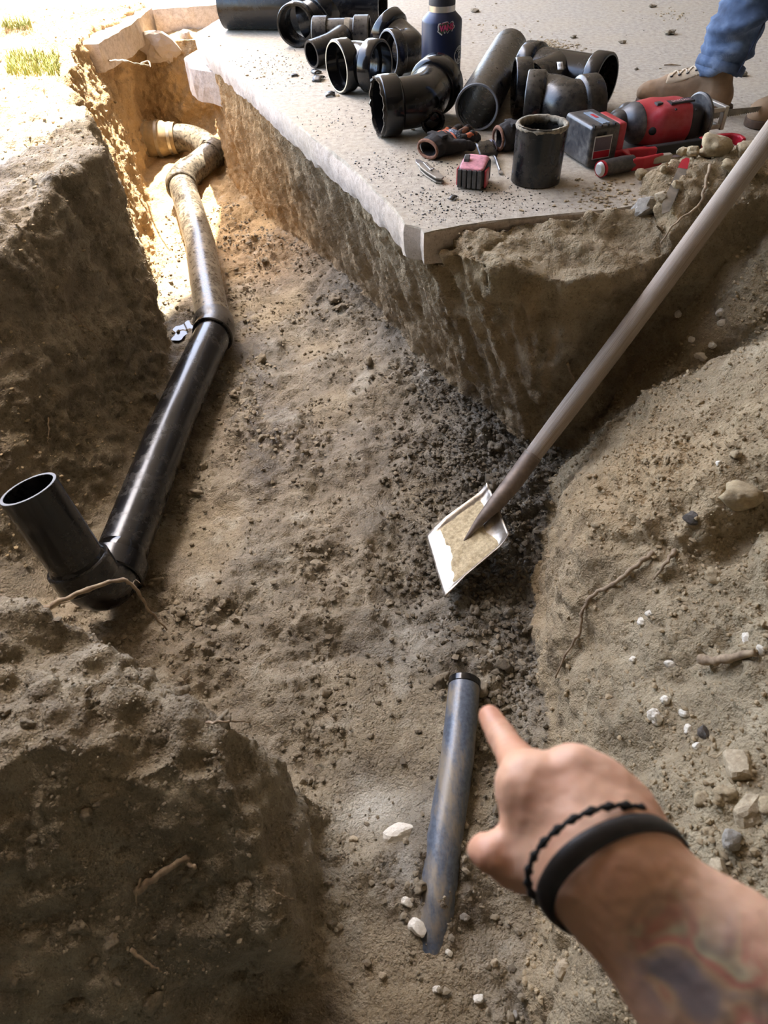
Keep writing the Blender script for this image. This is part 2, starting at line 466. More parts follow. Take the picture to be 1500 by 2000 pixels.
    offD = np.interp(gz, zt, ot).astype(np.float32)
    fields = []
    fields.append(np.broadcast_to(flo[..., None], sh + (len(gz),)) - Z)                         # 0 floor
    fA = lerp_bank(dA0, dA1, topA.astype(np.float32))
    fA = np.maximum(fA, np.minimum(mound[..., None].astype(np.float32) - Z, sl[..., None] + 0.12))
    fields.append(fA)                                                                            # 1 under the slab
    fields.append(lerp_bank(dB0, dB1, topB.astype(np.float32), -0.62, -0.03))                    # 2 left
    fC = np.minimum(topC[..., None].astype(np.float32) - Z, 0.62 * (plane(-1, -0.12, -0.085)[..., None] - 0.32 * (Z + 0.62)) / 0.7)
    fC = np.minimum(fC, (plane(-.50, -.866, 0.385)[..., None] - 0.12 * (Z + .62)))
    fC = np.minimum(fC, ((-0.25 + 1.15 * (YW - 0.40 - .30 * (XW + .60)))[..., None] - Z).astype(np.float32) * .65)
    fields.append(fC)                                                                            # 3 near left
    fD = np.minimum((dD[..., None] - offD[None, None, :]) * 0.8, topD[..., None].astype(np.float32) - Z)
    fD = smax(fD, np.minimum((fill[..., None] - Z) * .6, (0.05 - sl)[..., None]).astype(np.float32), np.float32(.05))
    fields.append(fD)   # 4 right
    fields.append(np.minimum(dE[..., None] * 0.9 - 0.05 * (Z + 0.6), -0.10 - Z + 0 * X[..., None]))   # 5 far
    f = fields[0].astype(np.float32); lab = np.zeros(f.shape, np.uint8)
    for k in range(1, 6):
        g = fields[k].astype(np.float32); m = g > f; lab[m] = k
        f = smax(f, g, np.float32(0.035)).astype(np.float32); fields[k] = None
    V, Q = surface_nets(f, lo, vox)
    del f
    # keep the part that can be seen: drop what lies deep under the slab
    gi = np.clip(((V - lo) / vox).astype(int), 0, np.array(lab.shape) - 1)
    vl = lab[gi[:, 0], gi[:, 1], gi[:, 2]]
    ii, jj = gi[:, 0], gi[:, 1]
    Nn = vnormals(V, Q)
    for _ in range(2): V = relax(V, Q)
    Nn = vnormals(V, Q)
    wall = 1 - np.clip(np.abs(Nn[:, 2]), 0, 1)
    fl = (vl == 0).astype(np.float32)
    # ---- relief
    d = 0.020 * fbm(V, 5.0, 2, 20) + 0.011 * fbm(V, 14, 2, 23)
    d += 0.007 * (0.3 + 0.7 * wall) * fbm(V, 34, 3, 26)
    rid = np.abs(perlin(V, 7, 31) + 0.35 * perlin(V, 30, 33)); d -= 0.009 * np.exp(-(rid / 0.06) ** 2) * (vl != 0) * sstep(0.0, 0.5, perlin(V, 5, 35))
    d += 0.006 * (0.4 + 0.6 * wall) * perlin(V, 60, 37)
    # spade and bucket streaks down the slab side bank
    side = (vl == 1) & (Nn[:, 0] < -0.35)
    st = V.copy(); a = st[:, 2].copy(); st[:, 0] = V[:, 0] * 30 + a * 10; st[:, 1] = V[:, 1] * 30 - a * 6; st[:, 2] = a * 5
    d = np.where(side, d * .5, d) + np.where(side, 0.019 * fbm(st, 1.0, 3, 40), 0)
    stl = (vl == 2) & (V[:, 1] > 2.2)
    d += np.where(stl, 0.010 * fbm(st, 0.8, 3, 44), 0)
    # clods pressed into the floor and lying on the banks
    w1, w2 = worley(V, 26, 1); w3, _ = worley(V, 62, 2)
    cm = sstep(-0.15, 0.45, fbm(V, 4.5, 2, 50))
    rough = np.where(vl == 0, 0.45 + 0.55 * cm, np.where(vl == 4, 0.25 + 0.5 * cm, np.where(vl == 3, 0.25 + .55 * cm * (Nn[:, 2] > .6), 0.25 + 0.35 * cm)))
    loose = np.exp(-(((V[:, 0] - .33) / .13) ** 2 + ((V[:, 1] - 1.25) / .42) ** 2)) * fl
    rough = np.clip(np.where(side, .15, rough) + loose, 0, 1.4)
    d += rough * (0.030 * np.clip(0.55 - w1, -0.2, 0.5) + 0.016 * np.clip(0.5 - w3, -.2, .5))
    d += 0.005 * rough * perlin(V, 75, 60)
    # scraped smooth patches on the floor
    sm = sstep(0.10, 0.45, fbm(V, 3.1, 2, 70)) * fl * (1 - np.clip(loose * 2, 0, 1)); d *= 1 - 0.6 * sm
    dpv = dp[ii, jj]; d = np.where((vl == 0) & (dpv < .13), np.minimum(d, 0.004), d)
    V = V + Nn * d[:, None].astype(np.float32)
    # ---- colour attributes
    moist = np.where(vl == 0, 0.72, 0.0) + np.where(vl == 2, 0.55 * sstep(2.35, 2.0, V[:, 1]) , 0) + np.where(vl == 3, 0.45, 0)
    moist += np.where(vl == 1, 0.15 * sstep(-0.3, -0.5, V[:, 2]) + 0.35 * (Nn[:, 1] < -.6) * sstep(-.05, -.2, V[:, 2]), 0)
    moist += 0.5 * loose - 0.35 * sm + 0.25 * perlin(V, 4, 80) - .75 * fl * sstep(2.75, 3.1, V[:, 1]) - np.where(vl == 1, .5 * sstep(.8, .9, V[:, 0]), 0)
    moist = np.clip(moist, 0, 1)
    clay = np.clip(sstep(0.30, 0.75, fbm(V, 9.0, 4, 90)) * fl * 0.30 + np.exp(-(((V[:, 0] + .045) / .06) ** 2 + ((V[:, 1] - .535) / .045) ** 2)) * fl * .8, 0, 1)
    wl = [P(490, 780, -.6), P(480, 700, -.6), P(520, 870, -.6), P(350, 630, -.6), P(470, 620, -.6), P(330, 600, -.6)]
    sk = np.zeros(len(V))
    for q in wl: sk = np.maximum(sk, np.exp(-(((V[:, 0] - q[0]) / .05) ** 2 + ((V[:, 1] - q[1]) / .16) ** 2)))
    slick = np.clip(sk * 1.8 * sstep(-0.25, 0.15, perlin(V, 18, 95)) * fl + .25 * np.clip(loose, 0, 1) * fl, 0, 1)
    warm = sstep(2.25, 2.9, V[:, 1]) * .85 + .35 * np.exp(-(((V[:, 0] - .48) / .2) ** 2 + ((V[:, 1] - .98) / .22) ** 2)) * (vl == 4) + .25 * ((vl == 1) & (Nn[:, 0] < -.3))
    fc = V[Q].mean(1)
    slc = poly_sdf(fc[:, 0], fc[:, 1], [tuple(q) for q in slab] + [(3, 2.0), (3, 6), (-.55, 6), (-.63, 3.77)])
    keep = ~((slc > 0.22) & (fc[:, 2] < -0.02)) & (fc[:, 2] > -0.735)
    fl_ = vl[Q[:, 0]]
    # label by majority of the quad
    cnt = np.stack([(vl[Q] == k).sum(1) for k in range(6)], 1); fl_ = cnt.argmax(1)
    Nf = vnormals(V, Q)
    names = [('trench_floor', 'floor of the trench'), ('earth_under_slab', ''), ('earth_bank_left', ''), ('earth_bank_near', ''), ('earth_bank_right', ''), ('earth_wall_far', '')]
    labels = ['damp brown trench floor with clods and scraped patches', 'cut tan earth face under the concrete slab with spade streaks and roots',
              'high earth bank on the far left, sunlit on top and shaded on its face', 'dark near tongue of earth at lower left with roots poking out',
              'sloping sandy earth bank at the right under the shovel handle', 'far end earth wall of the trench behind the clay pipe']
    for k in range(6):
        m = keep & (fl_ == k)
        if not m.any(): continue
        q = Q[m]; u, inv = np.unique(q, return_inverse=True); q = inv.reshape(q.shape)
        me = mesh_np(names[k][0], V[u], q)
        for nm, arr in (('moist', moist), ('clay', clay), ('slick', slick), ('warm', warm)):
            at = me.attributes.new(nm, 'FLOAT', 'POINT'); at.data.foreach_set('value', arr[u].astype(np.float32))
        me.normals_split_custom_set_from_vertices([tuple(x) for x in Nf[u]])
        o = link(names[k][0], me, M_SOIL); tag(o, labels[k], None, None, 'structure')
    return V, Nf, vl
def relax(V, Q):
    s = np.zeros_like(V); n = np.zeros(len(V), np.float32)
    for a in range(4):
        for b in ((a + 1) % 4, (a + 3) % 4):
            for c in range(3): s[:, c] += np.bincount(Q[:, a], V[Q[:, b], c], len(V))
            n += np.bincount(Q[:, a], minlength=len(V))
    return V + 0.5 * (s / np.maximum(n, 1)[:, None] - V).astype(np.float32)
EV, EN, EL = build_earth()
# height lookup of the earth (topmost vertex in each 2 cm cell)
_hc = 0.02
_hk = np.floor(EV[:, :2] / _hc).astype(int); HMAP = {}
for (a, b), z in zip(map(tuple, _hk), EV[:, 2]):
    if z > HMAP.get((a, b), -9): HMAP[(a, b)] = z
def ground(x, y): return HMAP.get((math.floor(x / _hc), math.floor(y / _hc)), 0.0)

# cheap triangle-free ray hit against the earth: the first surface point near the ray of a pixel
_rel = EV - CAM; _c = _rel @ BAS; _ok = _c[:, 2] > 0.1
PXY = np.stack([_c[:, 0] / _c[:, 2] * FPX + 750, _c[:, 1] / _c[:, 2] * FPX + 1000], 1); PXD = _c[:, 2]
def hit(px, py, rad=9):
    m = _ok & (np.abs(PXY[:, 0] - px) < rad) & (np.abs(PXY[:, 1] - py) < rad)
    if not m.any(): return hit(px, py, rad * 2) if rad < 150 else (P(px, py, -.6), np.array([0, 0, 1.0]))
    i = np.where(m)[0]; d = PXD[i]; near = i[d < d.min() + 0.05]
    j = near[np.argmin((PXY[near, 0] - px) ** 2 + (PXY[near, 1] - py) ** 2)]
    return EV[j].astype(float), EN[j].astype(float)

# ------------------------------------------------------------------ concrete
def concrete_material(name, c0, c1, c2, dust=True):
    n = N(name)
    a = n.noise(3.0, 4, 0.6); b = n.noise(60, 5, 0.7); s = n.noise(260, 3, 0.6)
    c = n.ramp(b, [(0.28, c0), (0.5, c1), (0.75, c2)])
    c = n.mix(n.ramp(a, [(0.42, BW(0)), (0.66, BW(0.35))]), c, S(176, 160, 132))
    c = n.mix(n.ramp(s, [(0.30, BW(0.5)), (0.42, BW(0))]), c, S(92, 84, 72))
    n.set(c, 0.85, spec=0.35); n.bump(n.math('ADD', b, n.math('MULTIPLY', s, 0.6)), 0.7, 0.002)
    return n.m
M_CONC = concrete_material('concrete', S(134, 124, 109), S(168, 157, 140), S(192, 181, 163))
M_CONC_CUT = concrete_material('cut_concrete', S(164, 148, 134), S(194, 178, 162), S(216, 202, 188))
def build_slab():
    # dense outline along the broken edge
    e = np.array(SLAB_EDGE); e = np.vstack([[P(425, 38, 0)[:2]], e, [[1.6, 2.0]]])
    pts = []
    for a, b in zip(e[:-1], e[1:]):
        k = max(2, int(np.linalg.norm(b - a) / 0.011))
        pts += [a + (b - a) * t for t in np.arange(k) / k]
    pts.append(e[-1]); pts = np.array(pts); n = len(pts)
    tan = np.gradient(pts, axis=0); tan /= np.linalg.norm(tan, axis=1)[:, None]
    nor = np.stack([tan[:, 1], -tan[:, 0]], 1)                   # candidates; make it point outwards
    cen = np.array([1.5, 3.5])
    nor *= np.sign(((pts - cen) * nor).sum(1))[:, None]
    nor = np.stack([np.convolve(np.pad(nor[:, k], 3, 'edge'), np.ones(7) / 7, 'valid') for k in (0, 1)], 1)
    rows = [(-0.003, 0.0), (0.0, -0.003), (0.003, -0.02), (0.003, -0.04), (0.0, -0.06), (-0.004, -SLAB_T), (-0.30, -SLAB_T)]
    V, F = [], []
    for ri, (o, z) in enumerate(rows):
        q = np.column_stack([pts + nor * o, np.full(n, z)])
        if ri < 6:
            j = fbm(np.column_stack([pts, np.full(n, z * 2)]), 16, 3, 5 + ri // 3)
            ch = np.clip(fbm(np.column_stack([pts, np.zeros(n)]), 6, 2, 9) - 0.35, 0, 1)
            q[:, :2] += nor * ((0.0012 if 0 < ri < 4 else .004) * j - 0.016 * ch * (1 if ri < 3 else 0.3))[:, None]
            if ri == 1: q[:, 2] -= 0.020 * ch + 0.002 * np.abs(j)
            if ri in (4, 5): q[:, 2] -= 0.008 * j
        V += list(q)
    for r in range(len(rows) - 1):
        for i in range(n - 1): F.append((r * n + i, r * n + i + 1, (r + 1) * n + i + 1, (r + 1) * n + i))
    b = len(V)
    V += [np.array(q) for q in ((6.0, 2.2, 0), (6.0, 8, 0), (-0.35, 8, 0), (-0.55, 4.2, 0))]
    F.append(tuple(range(n)) + (b, b + 1, b + 2, b + 3))
    o = part('concrete_slab', (V, F), M_CONC, smooth=False); o.data.materials.append(M_CONC_CUT)
    for p in o.data.polygons: p.material_index = 1 if (len(p.vertices) == 4 and p.index >= (n - 1)) else 0; p.use_smooth = len(p.vertices) == 4 and p.index >= (n - 1)
    import bmesh
    bm = bmesh.new(); bm.from_mesh(o.data); bmesh.ops.recalc_face_normals(bm, faces=bm.faces)
    big = max(bm.faces, key=lambda f: f.calc_area())
    if big.normal.z < 0: bmesh.ops.reverse_faces(bm, faces=bm.faces)
    for ed in bm.edges: ed.smooth = not (len(ed.link_faces) == 2 and ed.calc_face_angle(0) > .45)
    bm.to_mesh(o.data); bm.free()
    return tag(o, 'broken-edged grey concrete garage slab with pipe fittings lying on it', None, None, 'structure')
build_slab()
def rough_block(name, poly, z0, z1, mat, label, jit=0.006):
    e = np.array(poly, float); pts = []
    for a, b in zip(e, np.roll(e, -1, 0)):
        k = max(2, int(np.linalg.norm(b - a) / 0.03)); pts += [a + (b - a) * t for t in np.arange(k) / k]
    pts = np.array(pts); n = len(pts); V = []
    cen = e.mean(0); r = (pts - cen) / np.linalg.norm(pts - cen, axis=1)[:, None]
    zs = [(0.006, z1), (0, z1 - 0.006), (0, (z0 + z1) / 2), (0, z0)]
    for i, (ins, z) in enumerate(zs):
        j = fbm(np.column_stack([pts, np.full(n, z)]), 18, 2, 3)
        V += list(np.column_stack([pts - r * (ins + jit * j[:, None]), np.full(n, z) + (jit * j * .5 if 0 < i else 0)]))
    F = [tuple(range(n))]
    for q in range(3): F += [(q * n + i, (q + 1) * n + i, (q + 1) * n + (i + 1) % n, q * n + (i + 1) % n) for i in range(n)]
    F.append(tuple(range(3 * n, 4 * n))[::-1])
    o = part(name, (V, F), mat, smooth=False)
    return tag(o, label, None, None, 'structure')
c = P(359, 112, -.085)[:2]; c2 = P(392, 92, -.085)[:2]
rough_block('concrete_footing', [c, c2, c2 + np.array([.25, -.05]), c + np.array([.25, -.32]), c + np.array([.055, -.16])], -0.21, -0.085, M_CONC_CUT, 'pale concrete footing stub jutting from under the far slab corner')
d0, d1, d2 = P(190, 82, 0.0)[:2], P(254, 46, 0.0)[:2], P(300, 8, 0.0)[:2]
rough_block('driveway_slab', [d0, d1, d2, d2 + np.array([-.2, 3.]), (-6, 8), (-6, 3.3)], -0.11, 0.0, M_CONC_CUT, 'sunlit pale concrete driveway slab at the upper left')
e0, e1 = P(297, 16, 0.0)[:2], P(432, 6, 0.0)[:2]
rough_block('threshold_slab', [e0, e1, e1 + np.array([.1, 1.5]), e0 + np.array([-.15, 1.5])], -0.10, 0.0, M_CONC_CUT, 'sunlit concrete edge at the far end of the trench')
# flat ground outside, beyond the modelled earth
o = part('ground_outside', ([(-30, -20, -.02), (-1.68, -20, -.02), (-1.68, 4.05, -.02), (-1.0, 4.05, -.12), (-1.0, 40, -.12), (-30, 40, -.12)], [(0, 1, 2, 3, 4, 5)]), M_SOIL)
tag(o, 'sunlit bare ground outside the garage', None, None, 'structure')
# the garage round it: roof, walls
M_CEIL = plain('ceiling_board', S(186, 182, 176), 0.9); M_WALL = plain('garage_wall', S(172, 162, 148), 0.9)
def edge_x(y): return -1.402 + 0.45 * (y - 2.6) if y < 3.656 else -0.945 + 0.04 * (y - 3.2)
o = part('ceiling', join(prism([(edge_x(-5), -5), (5, -5), (5, 9), (edge_x(9), 9), (edge_x(3.656), 3.656)], 2.6, 2.8, (0, 0, 0), (1, 0, 0), (0, 1, 0), (0, 0, 1))), M_CEIL, smooth=False)
tag(o, 'flat garage ceiling above the work area', None, None, 'structure')
o = part('wall_left_blocker', prism([(edge_x(-5), -5), (edge_x(1.55), 1.55), (edge_x(1.55) + .12, 1.55), (edge_x(-5) + .12, -5)], 0.0, 2.6, (0, 0, 0), (1, 0, 0), (0, 1, 0), (0, 0, 1)), M_WALL, smooth=False)  # unseen wall, added and cut to length to block light from the left
tag(o, 'unseen garage wall added to keep light off the near left side', None, None, 'structure')
for nm, c, h in (('wall_right', (5.05, 2, 1.30), (.05, 7, 1.30)), ('wall_back', (.1, -5.05, 1.05), (5.0, .05, 1.55)), ('wall_far', (3.2, 9.05, 1.3), (2.9, .05, 1.3))):
    o = part(nm, box(c, h), M_WALL, smooth=False); tag(o, 'plain garage wall outside the picture', None, None, 'structure')
# ------------------------------------------------------------------ black plastic pipe
def abs_material(name, dust=0.25, rough=0.32, col=S(17, 17, 19), dustc=S(120, 108, 90), scr=True):
    n = N(name)
    big = n.noise(9, 4, 0.65); fin = n.noise(70, 4, 0.7); sc = n.noise(30, 3, 0.6, n.map((1, 1, 12)))
    m = n.math('MULTIPLY', n.ramp(big, [(0.5 - dust * .35, BW(0)), (0.78, BW(1))]), n.ramp(fin, [(0.35, BW(0.15)), (0.7, BW(1))]))
    c = n.mix(n.math('MULTIPLY', m, min(1.0, dust * 1.6)), col, dustc)
    if scr: c = n.mix(n.ramp(sc, [(0.62, BW(0)), (0.80, BW(0.10 + dust * .3))]), c, S(132, 128, 122))
    r = n.math('ADD', n.math('MULTIPLY', m, 0.45), n.math('ADD', n.math('MULTIPLY', fin, .12), rough * .34))
    n.set(c, r, spec=0.5); n.bump(fin, 0.15, 0.001)
    return n.m
M_ABS = abs_material('black_plastic', 0.12, 0.42)
M_ABS_SHINY = abs_material('glossy_black_plastic', 0.05, 0.24)
M_ABS_DUSTY = abs_material('dusty_black_plastic', 0.42, 0.55)
M_ABS_MUD = abs_material('muddy_black_plastic', 0.85, 0.42, dustc=S(166, 150, 124))
M_CUT = plain('sawn_plastic_edge', S(128, 130, 134), 0.6)
M_PALE = plain('sandy_sawn_edge', S(206, 194, 168), 0.7)
M_GLUE = abs_material('wet_solvent_glue', 0.0, 0.10, S(8, 8, 9), scr=False)
M_CLAY = plain('clay_pipe', S(168, 118, 84), 0.8, var=0.25, scale=25, bumpd=0.002)
M_RUBBER = plain('muddy_rubber', S(140, 118, 84), 0.75, var=0.5, scale=18, bumpd=0.002)
M_CLAMP = plain('steel_clamp', S(190, 180, 160), 0.35, 0.8)

def densify(pts, step=0.03):
    out = [np.asarray(pts[0], float)]
    for a, b in zip(pts[:-1], pts[1:]):
        k = max(1, int(np.linalg.norm(np.asarray(b) - a) / step))
        out += [a + (np.asarray(b) - a) * t for t in np.arange(1, k + 1) / k]
    return out
def pipe(a, b, r=0.057, wall=0.006, seg=40):
    return sweep(densify([np.asarray(a, float), np.asarray(b, float)], 0.12), r, seg, r - wall)
def hub(a, b, r, ri, lip=0.003, seg=40):
    """socket ring from a to b"""
    L = np.linalg.norm(np.asarray(b, float) - a)
    return lathe(a, b, [(0, ri), (0, r - lip), (lip, r), (L - lip, r), (L, r - lip), (L, ri), (0, ri)], seg)
def fitpart(name, geo, mat, parent): return sharp(part(name, geo, mat, parent), 40)

def drain_run():
    c0, c1, c2, c3, c4, c5, c6, c7 = PIPE_PTS
    t = thing('drain_pipe', (c1[0], c1[1], -0.60), 'long black drain pipe run along the trench with couplings, elbow and open riser', 'pipe')
    r = PIPE_R
    top = P(55, 955, -0.262); ur = unit(top - c0); up = unit(c2 - c0)
    # elbow at the near end
    rs, ps = c0 + ur * 0.075, c0 + up * 0.075
    fitpart('elbow', sweep(arc(rs, c0 + (ur + up) * 0.012, ps, 14), r + 0.003, 40, r - 0.006), M_ABS, t)
    e = fitpart('hub', hub(rs - ur * .012, rs + ur * 0.038, r + 0.010, r - .001), M_ABS, t)
    fitpart('hub', hub(ps - up * .012, ps + up * 0.040, r + 0.010, r - .001), M_ABS, t)
    fitpart('glue_ring', lathe(ps + up * .0401, ps + up * .066, [(0, r), (0, r + .0012), (.012, r + .0016), (.020, r + .0008), (.024, r)], 40), M_GLUE, t)
    fitpart('glue_ring', lathe(rs + ur * .0381, rs + ur * .046, [(0, r), (0, r + .004), (.005, r + .0014), (.007, r)], 40), M_GLUE, t)
    ris = fitpart('riser_pipe', pipe(rs, top, r, 0.0065), M_ABS, t)
    fitpart('sawn_rim', lathe(top - ur * 0.0005, top + ur * .0012, [(0, r - .0066), (0.0012, r - .0062), (0.0016, r - .003), (0.0012, r - .0003), (0, r)], 48), M_CUT, ris)
    # long pipe with slight bends
    u3 = unit(c3 - c2); u4 = unit(c4 - c3)
    fitpart('pipe', sweep(densify([ps, c2, c3 - u3 * .01], .1), r, 40, r - .006), M_ABS, t)
    a, b = c3 - u3 * 0.035, c3 + u4 * 0.055
    fitpart('coupling', sweep([a, a + u3 * .003, c3 - u3 * .002, c3 + u4 * .002, b - u4 * .003, b], [r + .005, r + .0085, r + .0085, r + .009, r + .009, r + .006], 40, r - .001), M_ABS_DUSTY, t)
    fitpart('coupling_band', lathe(b - u4 * .006, b + u4 * .012, [(0, r), (0, r + .007), (.009, r + .006), (.012, r)], 40), M_ABS, t)
    mid = c3 + (c4 - c3) * 0.5 + np.array([0.02, 0, 0])
    fitpart('pipe', sweep(densify([c3, c3 + (c4 - c3) * .25 + np.array([.008, 0, 0]), mid, c3 + (c4 - c3) * .75 + np.array([.012, 0, 0]), c4], .1), r, 40, r - .006), M_ABS_MUD, t)
    u5 = unit(c5 - c4)
    fitpart('elbow', sweep(arc(c4 - u4 * .055, c4, c4 + u5 * .055, 9), r + .004, 40, r - .006), M_ABS_MUD, t)
    fitpart('hub', hub(c4 - u4 * .085, c4 - u4 * .035, r + .010, r), M_ABS_MUD, t)
    fitpart('pipe', pipe(c4 + u5 * .04, c5, r), M_ABS_MUD, t)
    u6 = unit(c6 - c5); u7 = unit(c7 - c6)
    fitpart('elbow', sweep([c5 - u5 * .02, c5 + u5 * .02] + arc(c5 + u6 * .03, c6, c6 + u7 * .10, 8), r + .004, 40, r - .006), M_ABS_MUD, t)
    fitpart('pipe', pipe(c6 + u7 * .08, c7 - u7 * .10, r), M_ABS_DUSTY, t)
    # rubber transition coupling onto the old clay pipe
    q = c7 - u7 * 0.15
    fitpart('rubber_coupling', lathe(q, c7, [(0, r), (0, r + .012), (.05, r + .013), (.06, r + .020), (.15, r + .022), (.155, r)], 40), M_RUBBER, t)
    for dq in (0.018, 0.075, 0.135):
        fitpart('hose_clamp', lathe(q + u7 * dq, q + u7 * (dq + .014), [(0, r + .012), (0, r + (.015 if dq < .05 else .026)), (.014, r + (.015 if dq < .05 else .026)), (.014, r + .012)], 40), M_CLAMP, t)
    fitpart('clay_pipe', pipe(c7 - u7 * .02, c7 + u7 * .22, r + .016, .014), M_CLAY, t)
drain_run()

def stub_pipe():
    t = thing('drain_stub', tuple(STUB[0] - np.array([0, 0, .03])), 'narrow half-buried grey-blue drain pipe in the trench by the pointing finger', 'pipe')
    s = part('pipe', sweep(densify(STUB, .04), 0.031, 32, 0.026), None, t)
    n = N('mud_smeared_pipe'); f = n.noise(26, 5, 0.65, n.map((1, .35, 1))); g = n.noise(120, 3, .6)
    c = n.mix(n.ramp(f, [(0.45, BW(0)), (0.62, BW(0.85))]), n.ramp(g, [(.3, S(66, 74, 86)), (.7, S(98, 106, 118))]), S(142, 128, 106))
    n.set(c, n.math('ADD', n.math('MULTIPLY', f, .5), .12), spec=.6); n.bump(f, .4, .003); s.data.materials.append(n.m); sharp(s, 40)
    u = unit(STUB[0] - STUB[1])
    fitpart('end_collar', hub(STUB[0] - u * .006, STUB[0] + u * .012, .0325, .026), M_ABS_SHINY, t)
stub_pipe()
# ------------------------------------------------------------------ pipe fittings on the slab
M_STICK = plain('white_sticker', S(206, 206, 204), 0.5, var=0.05)
M_INK = plain('black_ink', S(20, 20, 22), 0.6)
def zat(x, y, py):
    """height of the point above (x, y) that is seen at image row py"""
    a, b = -0.3, 0.9
    f = lambda z: (lambda v: v[1] / v[2] * FPX + 1000)((np.array([x, y, z]) - CAM) @ BAS) - py
    for _ in range(50):
        m = (a + b) / 2
        if f(m) > 0: a = m
        else: b = m
    return (a + b) / 2
def elbow_fit(name, label, m1, n1, m2, n2, rh, rb, hl=0.048, mat=None, group='black pipe fittings on the slab', rim=None, hl2=None):
    m1, m2, n1, n2 = np.asarray(m1, float), np.asarray(m2, float), unit(n1), unit(n2); hl2 = hl2 or hl
    p, q = m1 - n1 * hl, m2 - n2 * hl2
    h = .52 * np.linalg.norm(p - q); c = ((p - n1 * h) + (q - n2 * h)) / 2
    p_, q_ = p + n1 * .004, q + n2 * .004
    bend = [(1 - t) ** 3 * p_ + 3 * t * (1 - t) ** 2 * (p - n1 * h) + 3 * t * t * (1 - t) * (q - n2 * h) + t ** 3 * q_ for t in np.linspace(0, 1, 18)]
    lo = min(m1[2], m2[2]) - rh
    t = thing(name, ((m1[0] + m2[0]) / 2, (m1[1] + m2[1]) / 2, lo), label, 'pipe fitting', group)
    fitpart('body', sweep(bend, rb, 40, rb - .007), mat, t)
    for k, (m, n_, l) in enumerate(((m1, n1, hl), (m2, n2, hl2))):
        fitpart('hub', lathe(m - n_ * l, m, [(0, rb - .007), (0, rb), (.006, rh - .002), (.010, rh), (l - .003, rh), (l - .0015, rh - .001), (l, rh - .0025), (l, rh - .008), (l * .25, rh - .009), (l * .25, rb - .006), (0, rb - .007)], 44), mat, t)
        if rim and rim[k]: fitpart('worn_rim', lathe(m - n_ * .0004, m + n_ * .0012, [(0, rh - .0078), (.0012, rh - .007), (.0012, rh - .004), (0, rh - .0028)], 44), rim[k], t)
    return t, c
def sticker(parent, axis_p, axis_n, r, ang, w_, h_, along):
    """small curved label on a tube"""
    n = unit(axis_n); u = unit(np.cross(n, [0, 0, 1.0])); v = np.cross(u, n); V = []
    for i in range(7):
        a = ang + (i / 6 - .5) * w_ / r
        for s in (-.5, .5): V.append(axis_p + n * (along + s * h_) + (u * math.cos(a) + v * math.sin(a)) * (r + .0008))
    F = [(2 * i, 2 * i + 1, 2 * i + 3, 2 * i + 2) for i in range(6)]
    s_ = part('sticker', (V, F), M_STICK, parent)
    m = s_.modifiers.new('thick', 'SOLIDIFY'); m.thickness = 0.0004
    W = []
    G = []
    for k in range(6):
        al = along + (-.30 + .12 * k) * h_
        b = len(W)
        for i in (2, 4):
            a = ang + (i / 6 - .5) * w_ / r
            for s in (-.02, .02): W.append(axis_p + n * (al + s * h_) + (u * math.cos(a) + v * math.sin(a)) * (r + .0012))
        G.append((b, b + 1, b + 3, b + 2))
    part('barcode', (W, G), M_INK, s_, False)
# elbow with both mouths turned to the camera
m1, m2 = P(657, 131, .074), P(744, 131, .074)
t, c = elbow_fit('pipe_elbow', 'shiny black elbow with pale sawn left rim and orange-glinting right mouth', m1, (-.87, -.5, 0), m2, (.84, -.54, 0), .074, .062, .052, M_ABS_SHINY, rim=(M_PALE, None))
sticker(t, m2, unit((.84, -.54, 0)), .074, -2.6, .04, .012, -.028)
# elbow standing behind it beside the bottle
m1 = P(757, 106, .075)
t, c = elbow_fit('pipe_elbow', 'glossy black elbow leaning next to the blue bottle, one hub up', m1, (-.88, -.47, .05), P(752, 52, .118), (-.62, .60, .50), .070, .060, .042, M_ABS_SHINY, rim=(M_CUT, None))
# heel inlet elbow in front of the bottle
m1, m2 = P(741, 208, .075), P(845, 172, .078) + unit((.45, .88, .1)) * .05
t, c = elbow_fit('heel_inlet_elbow', 'black elbow with small side inlet and ragged left rim, in front of bottle', m1, (-.97, -.24, 0), m2, (.45, .88, .1), .075, .064, .056, M_ABS_SHINY)
hp = P(846, 238, .034); hd = unit((.10, -.97, -.06))
fitpart('inlet', sweep([c + np.array([.01, .0, -.02]), hp - hd * .035, hp - hd * .03], .028, 28, .023), M_ABS_SHINY, t)
fitpart('inlet_hub', hub(hp - hd * .038, hp, .0335, .026), M_ABS, t)
fitpart('inlet_plug', lathe(hp - hd * .010, hp, [(0, .026), (.002, .022), (.005, .012), (.007, .0001)], 28), M_GLUE, t)
n1 = unit((-.97, -.24, 0)); rr = []
for j in range(44):
    rr.append((.0015 + .006 * abs(math.sin(j * 1.7) * math.sin(j * .6 + 1)), j))
V, F = [], []
u = unit(np.cross(n1, [0, 0, 1.0])); v = np.cross(n1, u)
for o_, rad in ((0, .0725), (1, .0725), (1, .067), (0, .067)):
    for h_, j in rr:
        a = 2 * math.pi * j / 44; V.append(m1 + n1 * (.004 + h_) * o_ + (u * math.cos(a) + v * math.sin(a)) * rad)
for q in range(4):
    for j in range(44): F.append((q * 44 + j, q * 44 + (j + 1) % 44, ((q + 1) % 4) * 44 + (j + 1) % 44, ((q + 1) % 4) * 44 + j))
fitpart('ragged_rim', (V, F), M_ABS_DUSTY, t)
# 45 degree elbow near the saw
elbow_fit('pipe_elbow', 'scuffed dull black 45 degree elbow behind the saw battery', P(1027, 195, .072), (-.96, .26, 0), P(1162, 203, .072), (.97, .20, 0), .072, .063, .052, M_ABS_DUSTY)
